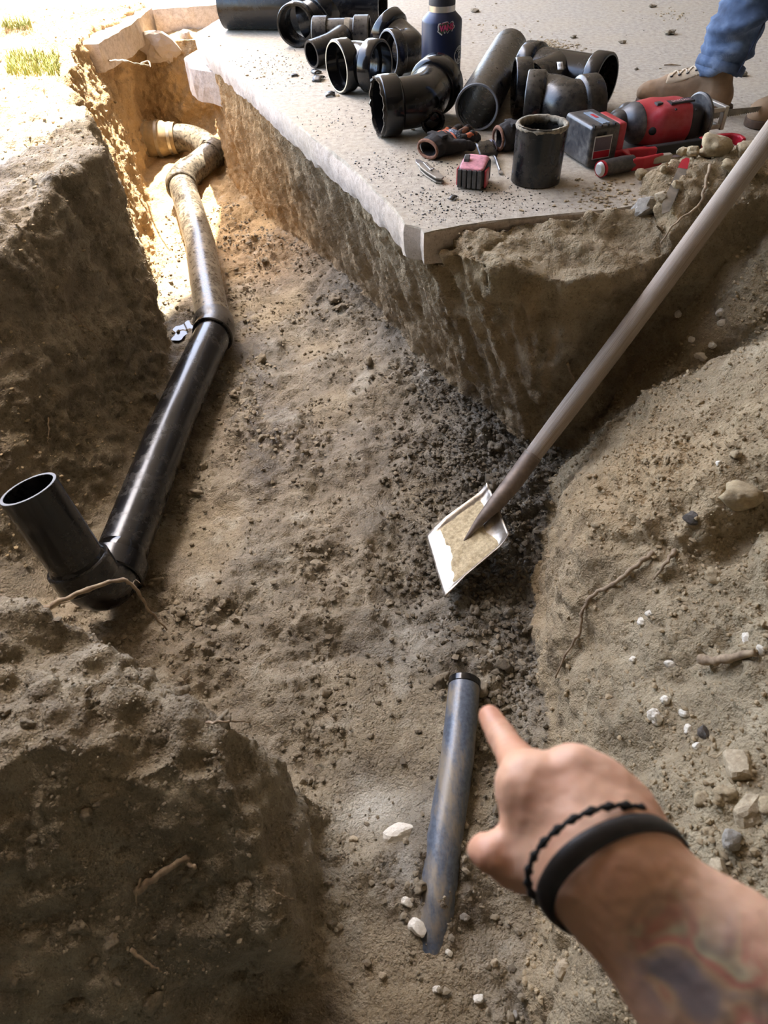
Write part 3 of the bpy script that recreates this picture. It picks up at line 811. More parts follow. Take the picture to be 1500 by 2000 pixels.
# wye lying behind it
def wye(name, label, mr, nr, L, rh, rb, mb, nb, mat, hl=.05, extra=None):
    mr, nr, mb, nb = np.asarray(mr, float), unit(nr), np.asarray(mb, float), unit(nb)
    me_ = mr - nr * L
    t = thing(name, (mr[0], mr[1], mr[2] - rh), label, 'pipe fitting', 'black pipe fittings on the slab')
    fitpart('body', sweep(densify([mr - nr * (hl - .004), me_ + nr * (hl - .004)], .04), rb, 40, rb - .007), mat, t)
    j = mr - nr * L * .5
    fitpart('branch', sweep([j - nr * .02, j + (mb - nb * hl - j) * .6, mb - nb * (hl - .004)], rb * (.98), 40, rb - .008), mat, t)
    for m, n_ in ((mr, nr), (me_, -nr), (mb, nb)):
        fitpart('hub', lathe(m - n_ * hl, m, [(0, rb - .007), (0, rb), (.005, rh - .002), (.009, rh), (hl - .003, rh), (hl, rh - .0025), (hl, rh - .008), (hl * .25, rh - .009), (hl * .25, rb - .006), (0, rb - .007)], 44), mat, t)
    return t
mb = P(1003, 170, .073)
t = wye('wye_fitting', 'large black wye fitting with white sticker and open mouth facing right', P(1184, 160, .073), (.74, -.67, 0), .27, .073, .062, mb, (-1, .06, 0), M_ABS)
sticker(t, mb, (-1, .06, 0), .062, 2.0, .030, .016, -.12)
# wye at the back with its mouth to the camera
mr = P(575, 50, .073)
t = wye('wye_fitting', 'black wye fitting with round mouth facing the camera in front of the thick pipe', mr, (-.30, -.95, 0), .125, .072, .060, P(640, 8, .118), (.70, .42, .58), M_ABS)
sticker(t, P(640, 8, .118), (.70, .42, .58), .072, -2.4, .04, .014, -.025)
# tee with a curved small branch
m1, m2 = P(613, 70, .061), P(722, 68, .061)
ax = unit(m2 - m1)
t = thing('tee_fitting', ((m1 + m2) / 2)[:2].tolist() + [0], 'dusty black tee with small curved branch opening to the lower left', 'pipe fitting', 'black pipe fittings on the slab')
fitpart('body', pipe(m1 + ax * .03, m2 - ax * .03, .052, .006), M_ABS_DUSTY, t)
for m, n_ in ((m1, -ax), (m2, ax)): fitpart('hub', hub(m - n_ * .055, m, .061, .053), M_ABS_DUSTY, t)
bm_ = P(608, 106, .042); bd = unit((-.55, -.83, .0)); j = (m1 + m2) / 2 + ax * .01
fitpart('branch', sweep(arc(j, j + unit((-.5, -.8, 0)) * .09 + np.array([.03, -.02, -.01]), bm_, 12), [.044] * 6 + [.043] * 6, 36, .036), M_ABS, t)
fitpart('clay_smear', sweep([j + ax * .005, j + ax * .025], [.0535, .0530], 36, .0522), plain('dried_mud', S(124, 112, 92), .9, var=.4, scale=60, bumpd=.002), t)
# pipes
t = thing('pipe_offcut', tuple(P(590, 60, 0)), 'thick black pipe lying across the back edge of the slab', 'pipe')
fitpart('pipe', pipe(P(439, 7, .088), P(748, 9, .088), .088, .009, 48), M_ABS, t)
a, b = P(931, 210, .059), P(995, 96, .059)
t = thing('pipe_offcut', (a[0], a[1], 0), 'scuffed black pipe length lying beside the bottle, open end forward', 'pipe')
g = fitpart('pipe', pipe(a, b, .059, .006, 44), M_ABS_DUSTY, t)
u = unit(a - b)
fitpart('burr', lathe(a - u * .001, a + u * .002, [(0, .0592), (.001, .0598), (.003, .058), (.002, .0535)], 60), M_CUT, t)
# standing stub with mortar on its rim
cx, cy = P(1045, 352, 0)[:2]; zt = zat(cx, cy, 243); r = .0585
t = thing('pipe_offcut', (cx, cy, 0), 'short dirty black pipe piece standing upright near the slab corner', 'pipe')
lean = np.array([.004, .006, 0])
fitpart('pipe', sweep([(cx, cy, 0), np.array([cx, cy, zt * .5]) + lean * .5, np.array([cx, cy, zt]) + lean], [r, r * 1.0, r * 1.02], 44, [r - .007, r - .007, r - .006]), abs_material('scuffed_black_plastic', .22, .5), t)
V, F = [], []
tc = np.array([cx, cy, zt]) + lean
for i in range(64):
    a_ = 2 * math.pi * i / 64; j_ = fbm(np.array([[math.cos(a_) * 3, math.sin(a_) * 3, 1.0]]), 1.5, 3, 4)[0]
    for rr_, zz in ((r + .0012, -.006 - .005 * j_), (r + .0026 + .0015 * j_, -.001), (r + .0002, .003 + .002 * j_), (r - .006, .0025 + .002 * j_), (r - .0085, -.002), (r - .0075, -.014 - .008 * j_)):
        V.append(tc + np.array([math.cos(a_) * rr_, math.sin(a_) * rr_, zz]))
for i in range(64):
    for k in range(6): F.append((i * 6 + k, ((i + 1) % 64) * 6 + k, ((i + 1) % 64) * 6 + (k + 1) % 6, i * 6 + (k + 1) % 6))
part('mortar_rim', (V, F), plain('old_mortar', S(142, 132, 114), .9, var=.5, scale=120, bumpd=.003), t)

# ------------------------------------------------------------------ insulated bottle
def bottle():
    bx, by = P(860, 178, 0)[:2]; r = .0605
    z1, z2, z3 = zat(bx, by, 40), zat(bx, by, 20), zat(bx, by, 8)
    t = thing('water_bottle', (bx, by, 0), 'dark navy insulated water bottle with stickers standing on the slab', 'bottle')
    n = N('navy_powder_coat'); f = n.noise(900, 2); n.set(n.ramp(f, [(.3, S(16, 24, 50)), (.7, S(26, 36, 66))]), .38, .25); n.bump(f, .2, .0003)
    fitpart('body', lathe((bx, by, 0), (bx, by, 1), [(0, .001), (0, r - .005), (.003, r - .001), (.010, r), (z1, r), (z1 + .006, r - .002), (z2 - .004, r * .70), (z2, r * .655), (z2, .001)], 56), n.m, t)
    fitpart('neck_ring', lathe((bx, by, z2), (bx, by, 1), [(0, .001), (0, r * .66), (z3 - z2, r * .66), (z3 - z2, .001)], 48), plain('brushed_steel', S(196, 190, 182), .3, .9), t)
    fitpart('cap', lathe((bx, by, z3), (bx, by, 1), [(0, .001), (0, r * .655), (.035, r * .655), (.04, r * .62), (.045, r * .3), (.045, .001)], 48), plain('cap_plastic', S(38, 38, 46), .5), t)
    hl = [np.array([bx + math.cos(a) * .030, by, z3 + .045 + math.sin(a) * .034]) for a in np.linspace(0, math.pi, 13)]
    fitpart('carry_loop', sweep(hl, .006, 12), bpy.data.materials['cap_plastic'], t)
    return t, bx, by, r, z1
bt, bx, by, br, bz1 = bottle()
def on_cyl(V2, a0, z0, lift=.0006):
    """flat (x, y) outline wrapped on the bottle: a0 = heading of its centre"""
    return [np.array([bx + math.sin(a0 + x / br) * (br + lift), by - math.cos(a0 + x / br) * (br + lift), z0 + y]) for x, y in V2]
def flat_sheet(outline, k=0):
    """fan triangulated outline"""
    c = np.mean(outline, 0); V = [c] + list(outline); n = len(outline)
    return V, [(0, 1 + i, 1 + (i + 1) % n) for i in range(n)]
def text_mesh(s, size, font_bold=0.0):
    cu = bpy.data.curves.new('t', 'FONT'); cu.body = s; cu.size = size; cu.align_x = 'CENTER'; cu.align_y = 'CENTER'; cu.offset = font_bold; cu.resolution_u = 3
    o = bpy.data.objects.new('t', cu); COL.objects.link(o); dg = bpy.context.evaluated_depsgraph_get()
    me = bpy.data.meshes.new_from_object(o.evaluated_get(dg)); bpy.data.objects.remove(o)
    V = [tuple(v.co) for v in me.vertices]; F = [tuple(p.vertices) for p in me.polygons]; bpy.data.meshes.remove(me)
    return V, F
def bottle_stickers():
    zA = zat(bx, by - br, 57); zB = zat(bx, by - br, 113)
    a0 = 0.16
    # drip lettering sticker
    out = [(-.026, .006), (-.024, .013), (-.019, .0145), (-.016, .011), (-.012, .0155), (.0, .018), (.004, .0165), (.008, .012), (.012, .0165), (.018, .018), (.021, .014), (.0215, .008), (.026, .005), (.024, .001), (.019, -.002), (.016, -.0075), (.012, -.004), (.006, -.005), (.003, -.0115), (-.001, -.006), (-.006, -.0115), (-.009, -.006), (-.014, -.0155), (-.019, -.012), (-.027, -.006), (-.025, -.002)]
    V, F = flat_sheet([np.array(q) * 1.05 for q in out]); s1 = part('sticker', (on_cyl(V, a0, zA), F), M_STICK, bt)
    V, F = flat_sheet([np.array(q) * .9 for q in out]); part('drip', (on_cyl(V, a0, zA, .0010), F), plain('drip_green', S(58, 66, 44), .5), s1)
    V, F = text_mesh('VANS', .0175, .0008); V = [(x * .95, y * 1.15 + x * .12 + .003) for x, y, z in V]
    part('lettering', (on_cyl(V, a0, zA, .0014), F), plain('magenta_print', S(190, 58, 104), .5, var=.25), s1)
    V = [(-.016, .0125), (.005, .0155), (.005, .0175), (-.016, .0145)]
    part('letter_bar', (on_cyl(V, a0, zA, .0015), [(0, 1, 2, 3)]), bpy.data.materials['magenta_print'], s1)
    # round sticker at the right edge
    a1 = 1.02; R = .0245
    V, F = flat_sheet([np.array((math.cos(q) * R, math.sin(q) * R)) for q in np.linspace(0, 2 * math.pi, 40)[:-1]])
    s2 = part('sticker', (on_cyl(V, a1, zB), F), M_STICK, bt)
    def curved(txt, r_, mid, span, flip, size):
        VV, FF = [], []
        for i, ch in enumerate(txt):
            if ch == ' ': continue
            q = mid + (i / max(1, len(txt) - 1) - .5) * span * (-1 if not flip else 1)
            v, f = text_mesh(ch, size, .0005); rot = q - math.pi / 2 if not flip else q + math.pi / 2
            b = len(VV)
            VV += [(math.cos(rot) * x - math.sin(rot) * y + math.cos(q) * r_, math.sin(rot) * x + math.cos(rot) * y + math.sin(q) * r_) for x, y, z in v]
            FF += [tuple(k + b for k in g) for g in f]
        return VV, FF
    V, F = curved('BULLET', .0192, math.pi / 2, 2.0, False, .0085); part('lettering', (on_cyl(V, a1, zB, .0012), F), M_INK, s2)
    V, F = curved('PROOF', .0192, -math.pi / 2 - .25, 2.3, True, .0085); part('lettering', (on_cyl(V, a1, zB, .0012), F), M_INK, s2)
    ring = []
    for rr_ in (.0112, .0092):
        ring += [(math.cos(q) * rr_ * .85, math.sin(q) * rr_ * 1.1) for q in np.linspace(0, 2 * math.pi, 25)[:-1]]
    part('emblem', (on_cyl(ring, a1, zB, .0012), [(i, (i + 1) % 24, 24 + (i + 1) % 24, 24 + i) for i in range(24)]), M_INK, s2)
    V = [(-.002, -.004), (.005, .003), (.003, .005), (-.004, -.002)]; part('emblem_bar', (on_cyl(V, a1, zB, .0012), [(0, 1, 2, 3)]), M_INK, s2)
    ring = []
    for rr_ in (.0042, .0026): ring += [(-.0105 + math.cos(q) * rr_, .0095 + math.sin(q) * rr_) for q in np.linspace(0, 2 * math.pi, 17)[:-1]]
    part('emblem_eye', (on_cyl(ring, a1, zB, .0012), [(i, (i + 1) % 16, 16 + (i + 1) % 16, 16 + i) for i in range(16)]), M_INK, s2)
    V, F = flat_sheet([np.array((math.cos(q) * .012, math.sin(q) * .014)) for q in np.linspace(0, 2 * math.pi, 24)[:-1]])
    part('sticker', (on_cyl(V, 1.53, zA), F), M_STICK, bt)
bottle_stickers()
# ------------------------------------------------------------------ hand tools on the slab
M_BLACKP = plain('black_tool_plastic', S(30, 30, 32), .55, var=.35, scale=30)
M_GREYP = abs_material('dusty_grey_plastic', .45, .7, S(44, 44, 48), S(140, 134, 124))
M_RED = abs_material('dusty_red_plastic', .30, .7, S(168, 34, 46), S(206, 120, 124))
M_REDC = plain('red_paint', S(178, 26, 44), .4, var=.15)
M_STEEL = plain('tool_steel', S(170, 170, 172), .32, .85, var=.2, scale=60)
M_STEEL_D = plain('dirty_steel', S(128, 120, 108), .5, .6, var=.35, scale=40)
M_ALU = plain('cast_aluminium', S(178, 170, 156), .5, .55, var=.2)
def sdfpart(name, f, lo, hi, vox, mat, parent, xf=None, disp=None):
    X, Y, Z = sdf_grid(lo, hi, vox)
    V, Q = surface_nets((-f(X, Y, Z)).astype(np.float32), np.array(lo), vox)
    if disp is not None:
        Nn = vnormals(V, Q); V = V + Nn * disp(V)[:, None].astype(np.float32)
    if xf is not None: V = xf(V)
    return part(name, (V, Q.astype(np.int32)), mat, parent)
def frame(org, ax, up=(0, 0, 1)):
    """local frame: x along ax, z up; returns a function to world"""
    a = unit(ax); b = unit(np.cross(up, a)); c = np.cross(a, b); R = np.stack([a, b, c], 1); o = np.asarray(org, float)
    return lambda V: (np.asarray(V, float) @ R.T) + o

# ---- reciprocating saw, lying on its side
def recip_saw():
    A, B = P(1118, 276, .045), P(1372, 231, .05)
    W = frame((A[0], A[1], 0), (B - A) * np.array([1, 1, 0]))
    L = np.linalg.norm((B - A)[:2])
    t = thing('reciprocating_saw', (A[0], A[1], 0), 'dusty red and black cordless reciprocating saw lying on the slab', 'power tool')
    # x: 0 battery end .. L shoe; y: across (positive away from the camera); z: up
    bat = sdfpart('battery', lambda X, Y, Z: smax(sd_box(X, Y, Z, (.042, -.012, .051), (.040, .066, .047), .010), -sd_box(X, Y, Z, (.03, -.085, .052), (.012, .012, .03), .002), .003), (-.01, -.09, -.004), (.095, .07, .11), .0025, M_GREYP, t, W)
    for k in range(4):
        part('vent_slot', (W(box((.010 + .018 * k, -.070 + .0, .094), (.0022, .006, .006))[0]), box((0, 0, 0), (1, 1, 1))[1]), M_BLACKP, bat, False)
    part('label', (W(box((.036, -.0785, .050), (.024, .0008, .026))[0]), box((0, 0, 0), (1, 1, 1))[1]), M_STICK, bat, False)
    part('label_print', (W(box((.036, -.0790, .058), (.022, .0008, .015))[0]), box((0, 0, 0), (1, 1, 1))[1]), plain('grey_print', S(96, 84, 92), .5), bat, False)
    part('label_band', (W(box((.036, -.0790, .034), (.022, .0008, .008))[0]), box((0, 0, 0), (1, 1, 1))[1]), M_REDC, bat, False)
    part('top_label', (W(box((.046, -.020, .0985), (.010, .045, .0010))[0]), box((0, 0, 0), (1, 1, 1))[1]), plain('blue_grey_label', S(128, 142, 156), .5), bat, False)
    part('top_label_mark', (W(box((.046, -.010, .0992), (.004, .014, .0010))[0]), box((0, 0, 0), (1, 1, 1))[1]), M_REDC, bat, False)
    sdfpart('latch', lambda X, Y, Z: sd_box(X, Y, Z, (.094, -.018, .050), (.012, .050, .044), .006), (.07, -.08, -.002), (.115, .045, .105), .003, M_RED, t, W)
    # grip
    sdfpart('grip', lambda X, Y, Z: smin(sd_cone(X, Y, Z, (.095, .012, .050), (.165, .045, .056), .025, .021), sd_cone(X, Y, Z, (.165, .045, .056), (.20, .075, .060), .021, .030), .02), (.06, -.03, .01), (.24, .12, .105), .003, M_GREYP, t, W)
    # motor housing
    def hous(X, Y, Z):
        a = sd_cone(X, Y, Z, (.215, .030, .052), (.285, .012, .052), .050, .051)
        b = sd_box(X, Y, Z, (.275, .006, .053), (.060, .047, .048), .030)
        c = sd_cone(X, Y, Z, (.17, .065, .054), (.23, .035, .054), .026, .045)
        return smin(smin(a, b, .02), c, .02)
    sdfpart('housing', hous, (.13, -.06, -.004), (.35, .11, .115), .003, M_RED, t, W)
    sdfpart('rear_cap', lambda X, Y, Z: smax(hous(X, Y, Z) - .0022, X - .200, .004), (.12, -.03, -.003), (.22, .12, .115), .003, M_GREYP, t, W)
    sdfpart('front_boot', lambda X, Y, Z: smin(sd_box(X, Y, Z, (.335, .004, .050), (.028, .042, .043), .026), sd_box(X, Y, Z, (.315, .005, .050), (.02, .0475, .0485), .028), .01), (.28, -.06, -.003), (.375, .07, .11), .003, M_BLACKP, t, W)
    sdfpart('trigger', lambda X, Y, Z: sd_ball(X, Y, Z, (.222, -.020, .048), (.017, .012, .014)), (.2, -.04, .03), (.245, 0, .07), .002, M_BLACKP, t, W)
    part('badge', (W(box((.290, -.010, .1035), (.034, .012, .0022))[0]), box((0, 0, 0), (1, 1, 1))[1]), plain('black_badge', S(34, 30, 32), .5), t, False)
    V, F = text_mesh('SAWZALL', .016, .0004); V = W([(.290 + x * .75, -.0105 + y * .9, .1062) for x, y, z in V])
    part('lettering', (V, F), plain('badge_print', S(196, 150, 150), .5), t, False)
    part('switch', (W(box((.232, -.002, .1030), (.008, .007, .003))[0]), box((0, 0, 0), (1, 1, 1))[1]), M_GREYP, t, False)
    for q in ((.262, -.034, .092), (.318, -.040, .086)):
        part('screw_hole', (W(lathe(q, np.array(q) + np.array([0, -.5, .9]), [(0, .001), (.003, .0035), (.0035, .0001)], 14)[0]), lathe((0, 0, 0), (0, 0, 1), [(0, .001), (.003, .0035), (.0035, .0001)], 14)[1]), M_BLACKP, t)
    # front collar and shoe
    V, F = lathe((.362, .004, .055), (.375, .004, .055), [(0, .001), (0, .052), (.004, .056), (.010, .055), (.013, .050), (.013, .001)], 36)
    sharp(part('collar', (W(V), F), M_GREYP, t), 40)
    s = []
    for y0, z0, y1, z1 in ((-.030, .075, -.030, .075), (-.030, .035, -.030, .035), (.03, .075, .03, .075), (.03, .035, .03, .035)):
        s.append(box((.395, y0, z0), (.022, .005, .005)))
    s += [box((.418, -.030, .055), (.006, .008, .028)), box((.418, .030, .055), (.006, .008, .028)), box((.418, 0, .078), (.006, .030, .005)), box((.418, 0, .032), (.006, .030, .005))]
    V, F = join(*s); bevel(part('shoe', (W(V), F), M_ALU, t, False), .002)
    V, F = lathe((.37, 0, .055), (.41, 0, .055), [(0, .012), (.035, .010), (.035, .001)], 20); part('blade_clamp', (W(V), F), M_BLACKP, t)
    poly = [(0, 0), (.15, 0), (.157, .010), (0, .019)]
    k = 42; teeth = [(.004 + i * .0035, -.0028 if i % 2 else 0) for i in range(k)]
    V, F = prism(teeth + [(.157, .010), (0, .019)], -.0007, .0007, (.405, .0, .046), (1, 0, 0), (0, 0, 1), (0, 1, 0))
    part('blade', (W(V), F), M_STEEL_D, t, False)
recip_saw()

# ---- hacksaw
def hacksaw():
    A, B = P(1166, 337, .004), P(1442, 283, .02)
    W = frame((A[0], A[1], 0), (B - A) * np.array([1, 1, 0])); L = np.linalg.norm((B - A)[:2])
    t = thing('hacksaw', (A[0], A[1], 0), 'red handled hacksaw with black bar lying against the dirt pile', 'saw')
    z = .020
    def tub(pts, r, mat, nm, par=t, seg=16):
        V, F = sweep([np.array(q) for q in pts], r, seg); return fitpart(nm, (W(V), F), mat, par)
    # D handle: grip leaning towards the camera, loop behind
    tub([(-.004, -.022, z), (.006, -.018, z), (.055, -.014, z), (.085, -.012, z)], [.012, .018, .0195, .018], M_GREYP, 'grip', seg=24)
    tub([(-.012, -.023, z), (-.006, -.022, z)], [.0115, .017], M_STICK, 'end_cap', seg=24)
    tub([(-.006, -.022, z), (.000, -.020, z)], [.0186, .0188], M_REDC, 'red_band', seg=24)
    V, F = prism([(.075, -.030), (.105, -.030), (.165, -.020), (.165, -.012), (.105, -.018), (.090, -.014), (.090, .010), (.098, .030), (.150, .026), (.172, .020), (.172, .034), (.145, .045), (.060, .048), (.055, .038), (.080, .034), (.080, .0)], .006, .034, (0, 0, 0), (1, 0, 0), (0, 1, 0), (0, 0, 1))
    bevel(part('handle', (W(V), F), M_REDC, t, False), .004, 3)
    V, F = prism([(.088, -.026), (.175, -.024), (.190, -.020), (.190, -.006), (.170, -.004), (.160, -.010), (.088, -.012)], .012, .030, (0, 0, 0), (1, 0, 0), (0, 1, 0), (0, 0, 1))
    bevel(part('blade_holder', (W(V), F), M_ALU, t, False), .004, 3)
    V, F = box((.23, .038, .022), (.085, .009, .012)); bevel(part('frame_bar', (W(V), F), M_BLACKP, t, False), .003)
    V, F = prism([(.300, .048), (.302, .026), (.330, .024), (.350, .036), (.392, .034), (.400, .020), (.392, -.004), (.404, -.006), (L + .02, .006), (L + .022, .030), (L + .006, .046), (.36, .052)], .006, .036, (0, 0, 0), (1, 0, 0), (0, 1, 0), (0, 0, 1))
    bevel(part('front_frame', (W(V), F), M_REDC, t, False), .005, 3)
    k = 60; teeth = [(.18 + i * (L - .19) / k, -.020 - (.0016 if i % 2 else 0) + i * .016 / k) for i in range(k + 1)]
    V, F = prism(teeth + [(L - .01, .009), (.18, -.008)], .0195, .0210, (0, 0, 0), (1, 0, 0), (0, 1, 0), (0, 0, 1))
    part('blade', (W(V), F), M_STEEL, t, False)
hacksaw()

# ---- tape measure
def tape():
    c = P(921, 366, 0); W0 = frame((c[0], c[1], 0), (.93, -.37, 0)); W = lambda V: W0(np.asarray(V, float) * np.array([1.28, 1.0, .86]))
    t = thing('tape_measure', (c[0], c[1], 0), 'scuffed red and black tape measure standing near the slab edge', 'tape measure')
    sdfpart('case', lambda X, Y, Z: smax(sd_box(X, Y, Z, (0, .022, .033), (.026, .036, .0325), .012), (Z - .050) * .8 - (Y + .012) * .35, .006), (-.04, -.025, -.003), (.04, .07, .075), .002, M_BLACKP, t, W)
    for k in range(5):
        V, F = box((-.021 + k * .0095, -.0155, .028), (.0038, .0030, .024)); bevel(part('grip_rib', (W(V), F), M_GREYP, t, False), .0015)
    for s in (-1, 1):
        V, F = prism([(-.010, .006), (.018, .004), (.022, .050), (-.010, .052)], 0, .004 * s, (s * .0245, 0, 0), (0, 1, 0), (0, 0, 1), (1, 0, 0)); bevel(part('side_plate', (W(V), F), M_RED, t, False), .002)
    sdfpart('top_shell', lambda X, Y, Z: smax(sd_box(X, Y, Z, (0, .018, .058), (.0235, .034, .012), .010), (Z - .056) * .8 - (Y + .012) * .30, .005), (-.03, -.025, .04), (.03, .06, .08), .002, plain('worn_pink_red', S(196, 130, 138), .7, var=.35, scale=70), t, W)
    V, F = prism([(-.004, .0), (.006, .0), (.008, .012), (.012, .020), (.007, .021), (-.002, .012)], -.005, .005, (-.014, .010, .058), (0, 1, 0), (0, 0, 1), (1, 0, 0)); bevel(part('thumb_lock', (W(V), F), M_GREYP, t, False), .0015)
    V, F = box((.0, .060, .010), (.010, .002, .010)); part('hook', (W(V), F), M_STEEL, t, False)
tape()

# ---- folding knife
def knife():
    a, b = P(813, 312, .006), P(863, 356, .006); W = frame((a[0], a[1], 0), (b - a) * np.array([1, 1, 0])); L = np.linalg.norm((b - a)[:2])
    t = thing('folding_knife', (a[0], a[1], 0), 'small silver folding knife lying near the glove cuff', 'knife')
    hp = [(.045, -.012), (.07, -.018), (.11, -.017), (L - .012, -.011), (L, .0), (L - .010, .010), (.09, .010), (.05, .009)]
    for z0, nm in ((.001, 'scale'), (.0105, 'scale')):
        V, F = prism(hp, z0, z0 + .0045, (0, 0, 0), (1, 0, 0), (0, 1, 0), (0, 0, 1)); bevel(part(nm, (W(V), F), M_STEEL_D, t, False), .0015)
    V, F = prism([(0, -.002), (.02, -.010), (.06, -.012), (.07, .004), (.04, .009), (.012, .006)], .006, .0095, (0, 0, 0), (1, 0, 0), (0, 1, 0), (0, 0, 1)); bevel(part('blade', (W(V), F), M_STEEL, t, False), .0012)
    V, F = prism([(.055, -.004), (.11, -.007), (.112, -.001), (.055, .003)], .016, .018, (0, 0, 0), (1, 0, 0), (0, 1, 0), (0, 0, 1)); bevel(part('pocket_clip', (W(V), F), M_STEEL, t, False), .0008)
    for x in (.055, .10): 
        V, F = lathe((x, .004, .014), (x, .004, .02), [(0, .004), (.002, .004), (.0028, .002), (.0028, .0001)], 14); part('rivet', (W(V), F), M_STEEL, t)
knife()

# ---- screwdriver and scraps
def screwdriver():
    a, b = P(960, 286, .013), P(978, 338, .004); u = unit(b - a); L = np.linalg.norm(b - a)
    t = thing('screwdriver', (a[0], a[1], 0), 'slot screwdriver with pale violet handle under the black scrap', 'screwdriver')
    fitpart('handle', lathe(a - u * .02, b, [(0, .0001), (.001, .006), (.006, .0125), (.02, .0145), (.035, .013), (.05, .009), (.054, .004)], 20), plain('violet_grey_plastic', S(128, 128, 150), .4), t)
    fitpart('shaft', sweep([a + u * .03, b - u * .014], .0034, 12), M_STEEL, t)
    W = frame(b, u); V, F = prism([(-.016, -.0034), (-.006, -.0055), (.002, -.0048), (.002, .0048), (-.006, .0055), (-.016, .0034)], -.0014, .0014, (0, 0, 0), (1, 0, 0), (0, 1, 0), (0, 0, 1))
    part('tip', (W(V), F), M_STEEL, t, False)
screwdriver()
def curved_scrap(px, py, z, w_, l_, bend, ang, label, tilt=0.0, group='black plastic scraps on the slab', name='plastic_scrap', mat=None):
    c = P(px, py, z); V, F = [], []
    R = rotz(ang); n = 9
    for i in range(n):
        a = (i / (n - 1) - .5) * bend; r_ = w_ / max(bend, .05)
        for j in range(4):
            y = (j / 3 - .5) * l_ * (1 + .12 * math.sin(i * 2.1 + j)); jag = .06 * l_ * math.sin(i * 3.3) if j in (0, 3) else 0
            q = np.array([math.sin(a) * r_, y + jag, math.cos(a) * r_ - r_ * math.cos(bend / 2)]); q[2] += q[1] * tilt
            V.append(c + R @ q)
    F = [(i * 4 + j, i * 4 + j + 1, i * 4 + j + 5, i * 4 + j + 4) for i in range(n - 1) for j in range(3)]
    zmin = min(v[2] for v in V)
    V = [v - np.array([0, 0, zmin - z - .001]) for v in V]
    o = part(name, (V, F), mat or M_ABS_DUSTY, base=(c[0], c[1], z)); m = o.modifiers.new('thick', 'SOLIDIFY'); m.thickness = .004
    return tag(o, label, 'scrap', group)
curved_scrap(950, 304, .012, .048, .040, .5, .25, 'square black pipe scrap lying over the screwdriver shaft', .55)
curved_scrap(622, 157, 0, .05, .030, 1.6, 1.3, 'jagged black pipe scrap by the pale-rimmed elbow', 0)
curved_scrap(618, 143, 0, .03, .03, 1.8, .5, 'thin curled black scrap behind the jagged pipe scrap', 0)
curved_scrap(575, 149, 0, .022, .016, .7, .2, 'lone small dark chip on the slab left of the elbow', 0)
curved_scrap(645, 188, 0, .030, .022, .9, .1, 'angular black chip on the slab below the elbow', .2)
curved_scrap(885, 389, 0, .022, .010, .9, 1.0, 'thin curved black sliver in front of the tape measure', .1)

